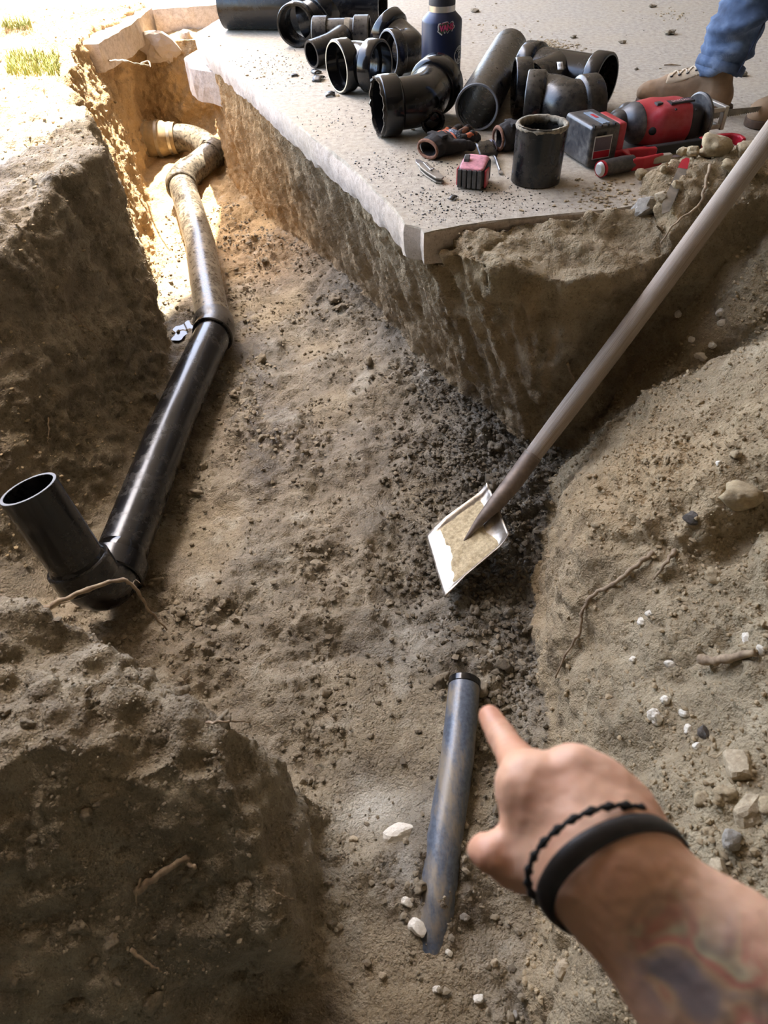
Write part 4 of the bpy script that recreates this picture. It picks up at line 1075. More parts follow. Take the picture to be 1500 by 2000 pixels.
# ------------------------------------------------------------------ work gloves
M_GLOVE = plain('black_glove_fabric', S(34, 30, 28), .85, var=.4, scale=50, bumpd=.002)
M_KNIT = plain('brown_knit', S(122, 84, 64), .9, var=.35, scale=150, bumpd=.002)
M_ORANGE = plain('orange_rubber', S(190, 98, 62), .7, var=.2, scale=60)
M_GUARD = N('grid_guard'); _b = M_GUARD.voro(150, 'DISTANCE_TO_EDGE'); M_GUARD.set(M_GUARD.ramp(_b, [(.08, S(40, 44, 54)), (.16, S(128, 138, 156))]), .6); M_GUARD = M_GUARD.m
def glove(name, org, ax, label, mirror=1, sc=(1, 1, 1)):
    W0 = frame(org, ax); W = lambda V: W0(np.asarray(V, float) * np.array([sc[0], mirror * sc[1], sc[2]]))
    t = thing(name, tuple(np.asarray(org, float)), label, 'glove', 'work gloves on the slab')
    fing = [((.10, -.030, .020), (.150, -.036, .024), (.185, -.030, .012)), ((.105, -.008, .024), (.162, -.006, .030), (.200, .004, .014)), ((.10, .014, .024), (.155, .022, .030), (.190, .034, .014)), ((.092, .034, .020), (.138, .048, .024), (.168, .058, .012))]
    def f(X, Y, Z):
        d = sd_ball(X, Y, Z, (.068, .002, .022), (.055, .046, .021))
        d = smin(d, sd_cone(X, Y, Z, (.0, 0, .022), (.045, 0, .022), .021, .022), .02)
        d = smin(d, sd_ball(X, Y, Z, (.012, 0, .022), (.026, .040, .0215)), .015)
        for a, b, c in fing:
            d = smin(d, smin(sd_cone(X, Y, Z, a, b, .0125, .0115), sd_cone(X, Y, Z, b, c, .0115, .0095), .004), .008)
        d = smin(d, smin(sd_cone(X, Y, Z, (.045, -.036, .020), (.080, -.060, .022), .014, .0125), sd_cone(X, Y, Z, (.080, -.060, .022), (.112, -.068, .014), .0125, .010), .005), .012)
        d = smax(d, -sd_ball(X, Y, Z, (-.016, 0, .022), (.05, .033, .0165)), .003)
        return smax(d, -(Z - .0005), .002)
    sdfpart('shell', f, (-.03, -.09, -.004), (.22, .08, .055), .0025, M_GLOVE, t, W, lambda V: .0022 * fbm(V, 45, 3, 7))
    V, F = sweep([(-.012 + 0 * a, math.cos(a) * .036, .022 + math.sin(a) * .0185) for a in np.linspace(0, 2 * math.pi, 29)], .004, 8); part('cuff_binding', (W(V), F), M_KNIT, t)
    for i, (a, b, c) in enumerate(fing):
        a, b, c = map(np.array, (a, b, c))
        for k, (p, q) in enumerate(((a + (b - a) * .45, b), (b + (c - b) * .2, c - (c - b) * .15))):
            g = sdfpart('finger_panel', lambda X, Y, Z: smax(sd_cone(X, Y, Z, p, q, .0126, .0112), -(Z - (p[2] + .004)), .002), np.minimum(p, q) - .018, np.maximum(p, q) + .018, .0025, M_KNIT if (i + k) % 3 else M_ORANGE, t, W)
    sdfpart('knuckle_guard', lambda X, Y, Z: smax(sd_ball(X, Y, Z, (.088, -.010, .024), (.022, .034, .0235)), -(Z - .031), .002), (.05, -.06, .02), (.12, .04, .06), .0025, M_GUARD, t, W)
    for k in range(3):
        x0 = .045 + .018 * k
        sdfpart('orange_stripe', lambda X, Y, Z: smax(smax(sd_ball(X, Y, Z, (.068, .002, .022), (.0565, .0475, .0235)), np.abs(X - x0 - .25 * Y) - .004, .002), -(Z - .026), .002), (.02, -.06, .02), (.12, .06, .06), .0025, M_ORANGE, t, W)
    V, F = box((.030, .0, .0455), (.012, .030, .003)); bevel(part('wrist_strap', (W(V), F), M_GLOVE, t, False), .002)
g0 = P(846, 300, 0); g1 = P(915, 248, 0)
glove('work_glove', (g0[0] - .01, g0[1] - .03, 0), (.72, .69, 0), 'black and orange work glove with its cuff open towards the camera', 1, (.88, .9, 1.1))
glove('work_glove', tuple(P(978, 294, 0)[:2]) + (0,), (.95, .30, 0), 'second black work glove with orange stripes, behind the standing pipe piece', -1, (.85, .80, 1.4))

# ---- loose saw blade on the spoil
def spare_blade():
    a, na = hit(1306, 424); b, nb = hit(1342, 326); mid, nm = hit(1324, 372)
    a, b = a + na * .006, b + nb * .012; lift = max(0, (mid - (a + b) / 2) @ unit(na + nb)) + .006; a, b = a + unit(na + nb) * lift, b + unit(na + nb) * lift
    u = unit(b - a); L = np.linalg.norm(b - a)
    W = frame(a, u, unit(np.array([-.3, -.5, .8]))); t = thing('saw_blade', tuple(a), 'loose grey saw blade with red tang stuck in the dirt pile', 'saw blade')
    k = 60; te = [(i * L * .72 / k, -.0095 - (.0016 if i % 2 else 0)) for i in range(k + 1)]
    V, F = prism(te + [(L * .80, -.008), (L * .80, .011), (.015, .011), (-.01, .002)], -.0008, .0008, (0, 0, 0), (1, 0, 0), (0, 1, 0), (0, 0, 1)); part('blade', (W(V), F), M_STEEL_D, t, False)
    V, F = prism([(L * .80, -.0085), (L * .95, -.006), (L, -.004), (L, .004), (L * .95, .0105), (L * .80, .0115)], -.0011, .0011, (0, 0, 0), (1, 0, 0), (0, 1, 0), (0, 0, 1)); part('tang', (W(V), F), M_REDC, t, False)
spare_blade()
# ------------------------------------------------------------------ shovel
def shovel():
    fl, fr = P(832, 1046, -.592), P(868, 1166, -.575)
    rl, rr_ = P(957, 955, -.535), P(999, 1056, -.515)
    t = thing('shovel', tuple((fl + fr) / 2), 'square-point shovel with weathered wooden handle, blade resting on the trench floor', 'shovel')
    n_u, n_v = 25, 31; V, F = [], []
    up = unit(np.cross(fr - fl, rl - fl)); up = up if up[2] > 0 else -up
    def surf(s, v, off=0.0):
        """s 0..1 left to right, v 0..1 front to rear"""
        p = (fl * (1 - s) + fr * s) * (1 - v) + (rl * (1 - s) + rr_ * s) * v
        e = abs(2 * s - 1)
        h = .012 * max(0, (e - .80) / .20) ** 2 * min(1, v * 3)             # folded sides
        h += .013 * max(0, (v - .80) / .20) ** 2 * (1 - .6 * max(0, 1 - e * 4))   # rear lip
        h -= .010 * (1 - e * e) * (1 - v) * .6 * v * 2
        h += .016 * math.exp(-(((s - .5) / .075) ** 2)) * max(0, (v - .38) / .62) ** .8 # frog ridge
        return p + up * (h + off)
    for i in range(n_u):
        for j in range(n_v): V.append(surf(i / (n_u - 1), j / (n_v - 1)))
    for i in range(n_u - 1):
        for j in range(n_v - 1): F.append((i * n_v + j, i * n_v + j + 1, (i + 1) * n_v + j + 1, (i + 1) * n_v + j))
    n = N('worn_shovel_steel'); f = n.noise(24, 5, .7); g = n.noise(160, 3, .6)
    n.set(n.ramp(f, [(.35, S(120, 108, 94)), (.55, S(164, 154, 140)), (.75, S(190, 184, 174))]), n.math('ADD', n.math('MULTIPLY', g, .35), .18), .75); n.bump(g, .2, .001)
    F = [q[::-1] for q in F] if np.cross(np.asarray(V[F[40][1]]) - V[F[40][0]], np.asarray(V[F[40][2]]) - V[F[40][1]]) @ up < 0 else F
    b = part('blade', (V, F), n.m, t); m = b.modifiers.new('thick', 'SOLIDIFY'); m.thickness = .0025; m.offset = -1
    # dried sand layer behind the polished edge
    def rimv(s): return .21 + .07 * fbm(np.array([[s, .2, .7]]), 4.5, 3, 2)[0]
    V2, F2 = [], []; a, c = 34, 40
    for i in range(a):
        s = .05 + .88 * i / (a - 1)
        for j in range(c):
            v0 = rimv(s); v = v0 + (.80 + .05 * math.sin(s * 9) - v0) * j / (c - 1)
            e = min(1, j / 3, (c - 1 - j) / 6, i / 2, (a - 1 - i) / 2)
            no = fbm(np.array([[s * 3, v * 3, .3]]), 3.0, 4, 8)[0]
            V2.append(surf(s, v, e * (.0042 + .0030 * no) - .0004))
    for i in range(a - 1):
        for j in range(c - 1): F2.append((i * c + j, i * c + j + 1, (i + 1) * c + j + 1, (i + 1) * c + j))
    sd = N('dry_sand'); q = sd.noise(130, 4, .7); sd.set(sd.ramp(q, [(.3, S(150, 132, 100)), (.7, S(206, 188, 150))]), .95); sd.bump(q, .8, .003)
    part('sand_crust', (V2, F2), sd.m, b)
    # socket and handle
    s0 = surf(.5, .45) + up * .002; s1 = (rl + rr_) / 2 + up * .036
    h0 = P(1040, 890, -.435); h1 = P(1500, 268, .175); uh = unit(h1 - h0); hend = h1 + uh * .10
    fitpart('socket', sweep([s0, s0 + (s1 - s0) * .5 + up * .004, s1, P(1000, 945, -.478), h0], [.003, .011, .019, .022, .0225], 24), plain('dusty_socket_steel', S(118, 104, 92), .6, .5, var=.3), t)
    w_ = N('weathered_wood'); mp = w_.map((1, 1, 1), 'UV')
    gr = w_.noise(1.0, 6, .7, w_.map((160, 4, 1), 'UV')); gb = w_.noise(6, 3, .6)
    c_ = w_.ramp(gr, [(.25, S(104, 90, 78)), (.48, S(160, 145, 130)), (.75, S(206, 194, 180))]); c_ = w_.mix(w_.ramp(gb, [(.4, BW(0)), (.75, BW(.35))]), c_, S(150, 122, 96))
    w_.set(c_, .75); w_.bump(gr, .5, .0015)
    pts = [h0 + (hend - h0) * k for k in np.linspace(-.01, 1, 30)]
    pts = [p + np.array([0, 0, -.012 * math.sin(math.pi * k)]) for p, k in zip(pts, np.linspace(0, 1, 30))]
    V, F = sweep(pts, list(np.interp(np.linspace(0, 1, 30), [0, .15, .6, 1], [.0205, .0225, .0225, .0215])), 28)
    h = part('handle', (V, F), w_.m, t)
    uv = h.data.uv_layers.new(name='UVMap')
    for lp in h.data.loops:
        i = lp.vertex_index; uv.data[lp.index].uv = ((i % 28) / 28.0, (i // 28) / 29.0)
    fitpart('ferrule_seam', lathe(h0 + uh * .001, h0 + uh * .004, [(0, .0205), (0, .0232), (.003, .0232), (.003, .0205)], 24), M_STEEL_D, t)
shovel()
# ------------------------------------------------------------------ pointing hand and forearm
def cpt(px, py, d): return np.array([(px - 750) / FPX * d, (py - 1000) / FPX * d, d])      # camera axes: right, down, away
def hand():
    toW = lambda V: CAM + np.asarray(V, float) @ BAS.T
    tip, dip, pip, mcp = cpt(957, 1400, .475), cpt(981, 1440, .455), cpt(1010, 1487, .430), cpt(1034, 1536, .396)
    mc2, mc3, mc4 = cpt(1120, 1508, .392), cpt(1180, 1535, .390), cpt(1232, 1582, .388)
    wr = cpt(1172, 1682, .372)
    wr_a, wr_b = cpt(1128, 1714, .376), cpt(1208, 1650, .376)
    ex_a, ex_b = cpt(1352, 1948, .352), cpt(1440, 1858, .355)
    el_a, el_b = cpt(1680, 2270, .31), cpt(1760, 2180, .31)
    def f(X, Y, Z):
        c = lambda a, b, ra, rb: sd_cone(X, Y, Z, a, b, ra, rb)
        d = smin(c(mcp, pip, .0140, .0112), c(pip, dip, .0108, .0092), .004)
        d = smin(d, c(dip, tip, .0090, .0078), .003)
        arm = smin(c(wr_a, ex_a, .0205, .0245), c(wr_b, ex_b, .0200, .0250), .024)
        arm = smin(arm, smin(c(ex_a, el_a, .0245, .032), c(ex_b, el_b, .0250, .032), .024), .02)
        palm = 9.0
        for a, r0, r1 in ((mcp, .0215, .0150), (mc2, .0215, .0148), (mc3, .0205, .0140), (mc4, .0195, .0125)):
            palm = smin(palm, c(wr + (a - wr) * .12, a, r0, r1), .016)
        palm = smin(palm, arm, .022)
        d = smin(d, palm, .010)
        # the three curled fingers
        for a, ln, r in ((mc2, .030, .0118), (mc3, .028, .0112), (mc4, .025, .0100)):
            k1 = a + np.array([.007, .009, ln]); k2 = k1 + np.array([.012, .018, .012]); k3 = k2 + np.array([.010, .016, -.016])
            d = smin(d, smin(smin(c(a, k1, r + .002, r), c(k1, k2, r, r * .95), .003), c(k2, k3, r * .95, r * .85), .003), .004)
        # thumb, folded against the side of the palm
        t0, t1, t2, t3 = cpt(1085, 1668, .392), cpt(1018, 1678, .396), cpt(962, 1666, .392), cpt(940, 1660, .396)
        th = smin(c(t0, t1, .0205, .0160), c(t1, t2, .0145, .0105), .008); th = smin(th, c(t2, t3, .0105, .0080), .004); th = smin(th, c(mcp, t1 + np.array([.003, -.004, 0]), .0150, .0130), .010)
        d = smin(d, th, .013)
        # tendons and veins
        for a, o in ((mcp, -.0165), (mc2, -.0168), (mc3, -.0160)):
            d = smin(d, c(wr + (a - wr) * .25 + np.array([0, 0, -.0205]), a + np.array([0, 0, o + .003]), .0030, .0034), .006)
        return d
    lo = np.array([.025, .110, .26]); hi = np.array([.28, .34, .49])
    X, Y, Z = sdf_grid(lo, hi, .0018)
    V, Q = surface_nets((-f(X, Y, Z)).astype(np.float32), lo, .0018)
    V = relax(V, Q); Nn = vnormals(V, Q)
    V = V + Nn * (.0005 * fbm(V, 120, 2, 3))[:, None].astype(np.float32)
    for j_, nx_ in ((pip, dip), (dip, tip), (mcp, pip), (cpt(962, 1666, .392), cpt(940, 1660, .396))):     # joint creases
        u_ = unit(nx_ - j_); w_ = (V - j_) @ u_; near = np.exp(-(np.linalg.norm(V - j_, axis=1) / .014) ** 2) * np.exp(-(w_ / .0065) ** 2)
        V = V - Nn * (.0009 * near * (.5 + .5 * np.cos(w_ * 2 * math.pi / .0042)) * (Nn[:, 2] < .2))[:, None].astype(np.float32)
    base = toW(wr)
    t = thing('person', tuple(base), "bare tattooed forearm with pointing index finger reaching in from the lower right", 'person')
    n = N('tattooed_skin')
    a = n.noise(14, 3, .6); b = n.noise(260, 3, .6)
    sk = n.ramp(a, [(.3, S(204, 150, 122)), (.5, S(224, 176, 146)), (.72, S(236, 194, 166))])
    sk = n.mix(n.ramp(n.attr('knuckle').outputs['Fac'], [(.1, BW(0)), (1, BW(.45))]), sk, S(196, 118, 92))
    # ink: clouds of colour near the wrist, line work up the arm
    ink = n.attr('ink').outputs['Fac']; lin = n.attr('lines').outputs['Fac']
    w1 = n.noise(30, 2, .5, None, .6)
    colr = n.ramp(w1, [(.30, S(70, 80, 94)), (.42, S(112, 112, 118)), (.50, S(176, 150, 120)), (.57, S(176, 110, 98)), (.63, S(172, 168, 136)), (.72, S(84, 92, 102))])
    sk = n.mix(n.math('MULTIPLY', ink, .85), sk, colr)
    sk = n.mix(n.math('MULTIPLY', lin, .5), sk, S(70, 74, 80))
    n.set(sk, .48, spec=.4); n.b.inputs['Subsurface Weight'].default_value = .12; n.b.inputs['Subsurface Radius'].default_value = (.010, .004, .002); n.b.inputs['Subsurface Scale'].default_value = .6
    n.bump(b, .25, .0008)
    o = part('arm', (toW(V), Q.astype(np.int32)), n.m, t)
    # attributes in arm coordinates: s along the forearm, q across it
    ax = unit((ex_a + ex_b) / 2 - wr); s = (V - wr) @ ax
    side = unit(wr_b - wr_a); q = (V - wr) @ side
    p2 = np.column_stack([s, q, np.zeros(len(s))])
    ink_v = np.exp(-(((s - .048) / .024) ** 2 + ((q + .0) / .022) ** 2)) * 1.35 + .8 * np.exp(-(((s - .075) / .02) ** 2 + ((q - .018) / .02) ** 2)) + .30 * sstep(.07, .10, s)* sstep(-.1, .35, perlin(p2, 30, 3))
    ln = np.zeros(len(s))
    for (sa, qa, sb, qb) in ((.074, -.020, .108, .016), (.076, .022, .112, -.022), (.094, .026, .098, -.026),(.078, -.012, .120, .020), (.080, .024, .118, -.026), (.086, -.028, .090, .030), (.100, -.028, .135, .006), (.118, .028, .120, -.03), (.075, .002, .14, .004), (.105, .03, .15, -.01)):
        dx, dy = sb - sa, qb - qa; tt = np.clip(((s - sa) * dx + (q - qa) * dy) / (dx * dx + dy * dy), 0, 1)
        ln = np.maximum(ln, np.exp(-(((s - sa - tt * dx) ** 2 + (q - qa - tt * dy) ** 2) / .0028 ** 2)))
    for r_ in (.010, .016):
        ln = np.maximum(ln, .5 * np.exp(-((np.hypot(s - .036, q - .004) - r_) / .003) ** 2))
    kn = np.zeros(len(s))
    for c_ in (tip, pip, mcp, mc2, mc3, mc4, cpt(940, 1655, .39)): kn = np.maximum(kn, np.exp(-(np.linalg.norm(V - c_, axis=1) / .018) ** 2))
    for nm, arr in (('ink', np.clip(ink_v, 0, 1) * sstep(.015, .03, s)), ('lines', np.clip(ln, 0, 1)), ('knuckle', kn)):
        at = o.data.attributes.new(nm, 'FLOAT', 'POINT'); at.data.foreach_set('value', arr.astype(np.float32))
    # bracelets
    aw = unit(wr_b - wr_a); az = np.array([0, 0, -1.0]); ah = -ax
    def loop(ctr, ra, rb, shift, nn=64):
        return [ctr + aw * ra * math.cos(g) + az * rb * math.sin(g) + ah * shift * math.sin(g) for g in np.linspace(0, 2 * math.pi, nn, endpoint=False)]
    L = loop(wr + ax * .010, .0372, .0300, .036); V_, F_ = [], []; m_ = len(L)
    for i, p in enumerate(L):
        out = unit((p - wr) - ax * ((p - wr) @ ax)); 
        for dx, dz in ((-.0055, 0), (-.0055, .0022), (-.0015, .003), (.0015, .003), (.0055, .0022), (.0055, 0)):
            V_.append(p + ax * dx + out * dz)
    for i in range(m_):
        for k in range(6): F_.append((i * 6 + k, ((i + 1) % m_) * 6 + k, ((i + 1) % m_) * 6 + (k + 1) % 6, i * 6 + (k + 1) % 6))
    br = part('leather_bracelet', (toW(V_), F_), plain('dark_leather', S(46, 42, 40), .5, var=.2, scale=120, bumpd=.0004), t)
    L2 = loop(wr - ax * .001, .0375, .0305, .038, 150); V_, F_ = [], []
    rope = [p + unit((p - wr)) * .0006 * math.sin(i * 2.1) for i, p in enumerate(L2)] ; rope.append(rope[0])
    V_, F_ = sweep(rope, [.0017 + .0006 * math.sin(i * 1.05) for i in range(len(rope))], 10)
    part('braided_bracelet', (toW(V_), F_), plain('black_cord', S(20, 18, 18), .8), t)
hand()

# ------------------------------------------------------------------ person standing on the slab: boots and jeans
M_BOOT = plain('tan_suede', S(150, 122, 92), .85, var=.22, scale=22, bumpd=.002)
M_BOOT_L = plain('pale_suede', S(178, 156, 126), .85, var=.15, scale=30, bumpd=.001)
M_SOLE = plain('muddy_sole', S(84, 64, 46), .9, var=.35, scale=40, bumpd=.003)
M_LACE = plain('tan_lace', S(190, 172, 146), .8)
M_EYE = plain('dark_eyelet', S(44, 38, 34), .5, .4)
def denim():
    n = N('blue_denim'); a = n.noise(11, 4, .6); wv = n.node('TexWave', wave_type='BANDS', bands_direction='DIAGONAL'); wv.inputs['Scale'].default_value = 260; wv.inputs['Distortion'].default_value = 1.5
    n.put(n.co.outputs['Object'], wv.inputs['Vector'])
    c = n.ramp(a, [(.30, S(42, 54, 76)), (.5, S(80, 98, 126)), (.70, S(142, 160, 186))])
    c = n.mix(n.math('MULTIPLY', wv.outputs['Fac'], .35), c, S(60, 80, 112)); n.set(c, .9); n.bump(wv.outputs['Fac'], .25, .0008); return n.m
M_DENIM = denim()
def boot(heel, toe, t, side):
    heel, toe = np.asarray(heel, float), np.asarray(toe, float); L = np.linalg.norm(toe - heel)
    W = frame((heel[0], heel[1], 0), toe - heel); k = L / .30
    def up(X, Y, Z):
        X, Y, Z = X / k, Y / k, Z / k
        d = sd_ball(X, Y, Z, (.245, .002 * side, .040), (.062, .046, .042))
        d = smin(d, sd_cone(X, Y, Z, (.045, 0, .045), (.20, 0, .046), .040, .043), .02)
        d = smin(d, sd_cone(X, Y, Z, (.062, 0, .06), (.066, 0, .15), .043, .045), .03)
        d = smin(d, sd_cone(X, Y, Z, (.085, 0, .105), (.205, 0, .062), .036, .034), .025)
        return smax(d, -(Z - .016), .004) * k
    sdfpart('boot_upper', up, (-.03 * k, -.07 * k, 0), (.33 * k, .07 * k, .21 * k), .0034, M_BOOT, t, W, lambda V: .0016 * fbm(V, 30, 2, 5))
    def so(X, Y, Z):
        X, Y, Z = X / k, Y / k, Z / k
        d = np.minimum(sd_cone(X, Y, Z * 0 + .0, (.035, 0, 0), (.15, 0, 0), .040, .038), sd_cone(X, Y, Z * 0, (.15, 0, 0), (.255, .004 * side, 0), .038, .050))
        d = smax(d, np.abs(Z - .013) - .013, .004)
        d = smax(d, -sd_box(X, Y, Z, (.115, 0, 0), (.016, .09, .007)), .002)
        return d * k
    s = sdfpart('sole', so, (-.02 * k, -.07 * k, -.004), (.33 * k, .07 * k, .03 * k), .003, M_SOLE, t, W)
    # lace stay, eyelets and laces
    sdfpart('lace_stay', lambda X, Y, Z: smax(smax(up(X, Y, Z) - .0022, np.abs(Y / k) - .036, .003), np.maximum(np.maximum(X / k - .218, .095 - X / k), .168 - .45 * X / k - Z / k - .004), .004), (.07 * k, -.05 * k, .05 * k), (.24 * k, .05 * k, .19 * k), .003, M_BOOT_L, t, W)
    def topz(x, y):
        zz = np.linspace(.03, .22, 120) * k; v = up(np.full(120, x * k), np.full(120, y * k), zz); i = np.where(v < 0)[0]
        return zz[i[-1]] if len(i) else .06 * k
    for i in range(5):
        x = .205 - .024 * i
        for y in (-.022, .022):
            p = np.array([x * k, y * k, topz(x, y) + .003]); V, F = lathe(p, p + np.array([.1, y, .3]), [(0, .004), (.002, .0042), (.0025, .002), (.001, .0005)], 12); part('eyelet', (W(V), F), M_EYE, t)
        if i < 4:
            for y0, y1 in ((-.022, .022), (.022, -.022)):
                pts = [np.array([(x - .024 * q) * k, (y0 + (y1 - y0) * q) * k, topz(x - .024 * q, y0 + (y1 - y0) * q) + .0045]) for q in np.linspace(0, 1, 7)]
                V, F = sweep(pts, .0022, 8); part('lace', (W(V), F), M_LACE, t)
    pts = [np.array([(.055 + .10 * q) * k, (-.044) * k * side if False else -.0 * k, 0]) for q in np.linspace(0, 1, 6)]
    return W, k
def worker():
    heel, toe = P(1425, 222, 0), P(1243, 205, 0)
    t = thing('person', (heel[0], heel[1], 0), 'person in blue jeans and tan lace-up work boots standing on the slab', 'person')
    W, k = boot(heel + unit(heel - toe) * .0, toe, t, 1)
    fdir = unit(toe - heel)
    ank = heel + fdir * .068 * k + np.array([0, 0, .125])
    knee = ank + np.array([.115, .045, .40]); hip = knee + np.array([.02, .06, .43])
    heel2 = P(1700, 225, 0); toe2 = P(1462, 262, 0); toe2 = heel2 + unit(toe2 - heel2) * np.linalg.norm(toe - heel); 
    heel2 = P(1462, 250, 0) - unit(toe2 - heel2) * np.linalg.norm(toe - heel); toe2 = P(1462, 250, 0)
    boot(heel2, toe2, t, -1)
    f2 = unit(toe2 - heel2); ank2 = heel2 + f2 * .068 * k + np.array([0, 0, .125]); hip2 = hip + np.array([.20, -.06, 0]); knee2 = (ank2 + hip2) / 2 + np.array([-.03, 0, 0])
    pel = (hip + hip2) / 2 + np.array([0, 0, .06])
    def f(X, Y, Z):
        c = lambda a, b, ra, rb: sd_cone(X, Y, Z, a, b, ra, rb)
        d = smin(c(ank + np.array([0, 0, .0]), ank + (knee - ank) * .45, .062, .068), c(ank + (knee - ank) * .45, knee, .068, .076), .02)
        d = smin(d, c(knee, hip, .076, .10), .03)
        e = smin(c(ank2, ank2 + (knee2 - ank2) * .5, .062, .070), c(ank2 + (knee2 - ank2) * .5, knee2, .070, .076), .02); e = smin(e, c(knee2, hip2, .076, .10), .03)
        d = smin(d, e, .02)
        d = smin(d, c(hip + np.array([.02, 0, .04]), hip2 + np.array([-.02, 0, .04]), .115, .115), .05)
        # hem plane and hollow hem
        d = smax(d, -(Z - .098 - .02 * np.sin(X * 40)), .004)
        return smax(d, Z - (pel[2] + .10), .01)
    def wrinkle(V):
        zz = V[:, 2]; q = np.column_stack([V[:, 0] * 5, V[:, 1] * 5, zz * 26 + V[:, 0] * 9]); amp = .009 * sstep(.34, .16, zz) + .004
        rid = np.abs(perlin(q, 1.0, 4)); side_ = .5 + .5 * np.sin(np.arctan2(V[:, 1] - ank[1], V[:, 0] - ank[0]) * 1.0 + 3.4)
        stack = (.019 * np.exp(-((zz - .215 - .35 * (V[:, 0] - ank[0])) / .016) ** 2) - .008 * np.exp(-((zz - .185 - .35 * (V[:, 0] - ank[0])) / .010) ** 2) + .010 * np.exp(-((zz - .160 + .25 * (V[:, 0] - ank[0])) / .012) ** 2)) * (.35 + .65 * side_) - .006 * np.exp(-((zz - .27 + .4 * (V[:, 0] - ank[0])) / .014) ** 2)
        w_ = np.column_stack([V[:, 0] * 9 + zz * 6, V[:, 1] * 9, zz * 34 - V[:, 0] * 16]); r2 = np.abs(perlin(w_, .8, 12))
        return .45 * amp * (.6 - 2.2 * rid) + stack + .0065 * (.35 - r2) * (.3 + sstep(.5, .2, zz)) + .0012 * fbm(V, 60, 2, 9)
    lo = np.minimum.reduce([ank, ank2, hip, hip2]) - .16; hi = np.maximum.reduce([ank, ank2, hip, hip2]) + .18; lo[2] = .07
    j = sdfpart('jeans', f, lo, hi, .0060, M_DENIM, t, None, wrinkle)
    # hem band of the visible leg
    u = unit(knee - ank); a = ank + np.array([0, 0, -.015]); 
    V, F = lathe(a - u * .006, a + u * .02, [(0, .054), (0, .0665), (.012, .0675), (.022, .0665), (.026, .060)], 40); part('hem', (V, F), M_DENIM, j)
    hs = a + (np.array([.35, -.93, 0])) * .068
    pts = [hs + u * q + np.array([.0, 0, 0]) + np.array([.35, -.93, 0]) * (.004 + .010 * math.sin(q * 7)) for q in np.linspace(0, .22, 12)]
    V, F = sweep(pts, .0022, 6); part('side_seam', (V, F), plain('seam_thread', S(52, 62, 84), .9), j)
worker()
# ------------------------------------------------------------------ roots
def root_material():
    n = N('root_bark'); f = n.noise(60, 4, .6, n.map((1, 1, 1))); n.set(n.ramp(f, [(.3, S(112, 92, 72)), (.7, S(176, 154, 124))]), .85); n.bump(f, .6, .002); return n.m
M_ROOT = root_material()
def spline(pts, k=6):
    p = [np.asarray(q, float) for q in pts]; p = [2 * p[0] - p[1]] + p + [2 * p[-1] - p[-2]]; out = []
    for i in range(1, len(p) - 2):
        for t in np.arange(k) / k:
            a, b, c, d = p[i - 1], p[i], p[i + 1], p[i + 2]
            out.append(.5 * (2 * b + (c - a) * t + (2 * a - 5 * b + 4 * c - d) * t * t + (3 * b - a - 3 * c + d) * t ** 3))
    out.append(p[-2]); return out
def root(pts, r0, r1, label, branches=(), group='roots sticking out of the earth'):
    sp = spline(pts, 7); n = len(sp)
    sp = [q + .0012 * np.array([math.sin(i * 1.3), math.sin(i * 1.7 + 1), math.sin(i * 2.1)]) for i, q in enumerate(sp)]
    rr = [(r0 + (r1 - r0) * i / (n - 1)) * (1 + .14 * math.sin(i * 2.3) + .08 * math.sin(i * .9)) for i in range(n)]
    o = part('root', sweep(sp, rr, 9), M_ROOT, base=pts[0]); tag(o, label, 'root', group)
    for b, q0, q1 in branches:
        bb = spline(b, 5); part('side_root', sweep(bb, list(np.linspace(q0, q1, len(bb))), 7), M_ROOT, o)
    return o
def on(px, py, lift=.004):
    p, n = hit(px, py); return p + n * lift
root([P(78, 1194, -.285), P(150, 1160, -.262), P(232, 1133, -.245), P(265, 1150, -.262), P(290, 1190, -.300), P(325, 1229, -.345)], .0050, .0016, 'long bent root arching in front of the black elbow', [([P(85, 1189, -.283), P(110, 1180, -.285), P(137, 1174, -.290)], .0028, .001), ([P(258, 1143, -.255), P(265, 1133, -.255), P(275, 1140, -.258)], .0012, .0006)])
root([on(1278, 1083, .004), on(1242, 1115, .008), on(1203, 1138, .008), on(1162, 1168, .008), on(1140, 1196, .008), on(1131, 1240, .008), on(1108, 1284, .006), on(1091, 1324, .004)], .0046, .0018, 'thin crooked root running down the right bank above the hand')
root([on(1322, 1082, .006), on(1302, 1106, .008), on(1279, 1130, .004)], .0042, .0015, 'short stubby root beside the hollow on the right bank')
root([on(1366, 1303, .012), on(1420, 1292, .014), on(1480, 1276, .008)], .0075, .0055, 'thick broken root stub lying on the right bank near the frame edge')
root([on(262, 1742, .002), on(310, 1700, .010), on(345, 1665, .018), on(378, 1655, .026), on(408, 1668, .030)], .0058, .0024, 'thick pale root poking from the dark near bank', [([on(275, 1715, .004), on(268, 1745, .008), on(262, 1770, .008)], .0016, .0006)])
root([on(405, 1418, .004), on(450, 1411, .006), on(490, 1410, .008), on(532, 1418, .008)], .0022, .0008, 'thin root across the crest of the near bank')
root([on(250, 1852, .004), on(285, 1872, .012), on(312, 1890, .012)], .0030, .0010, 'small root low on the dark near bank')
root([on(532, 1738, .003), on(552, 1750, .006), on(572, 1762, .006)], .0012, .0006, 'hair-thin root at the right foot of the near bank')
root([on(1386, 326, .006), on(1372, 380, .010), on(1356, 400, .010), on(1322, 440, .010), on(1290, 478, .008)], .0036, .0016, 'forked root lying on the dirt pile beside the saw blade', [([on(1356, 400, .010), on(1364, 412, .006), on(1372, 418, .004)], .0016, .0006)])
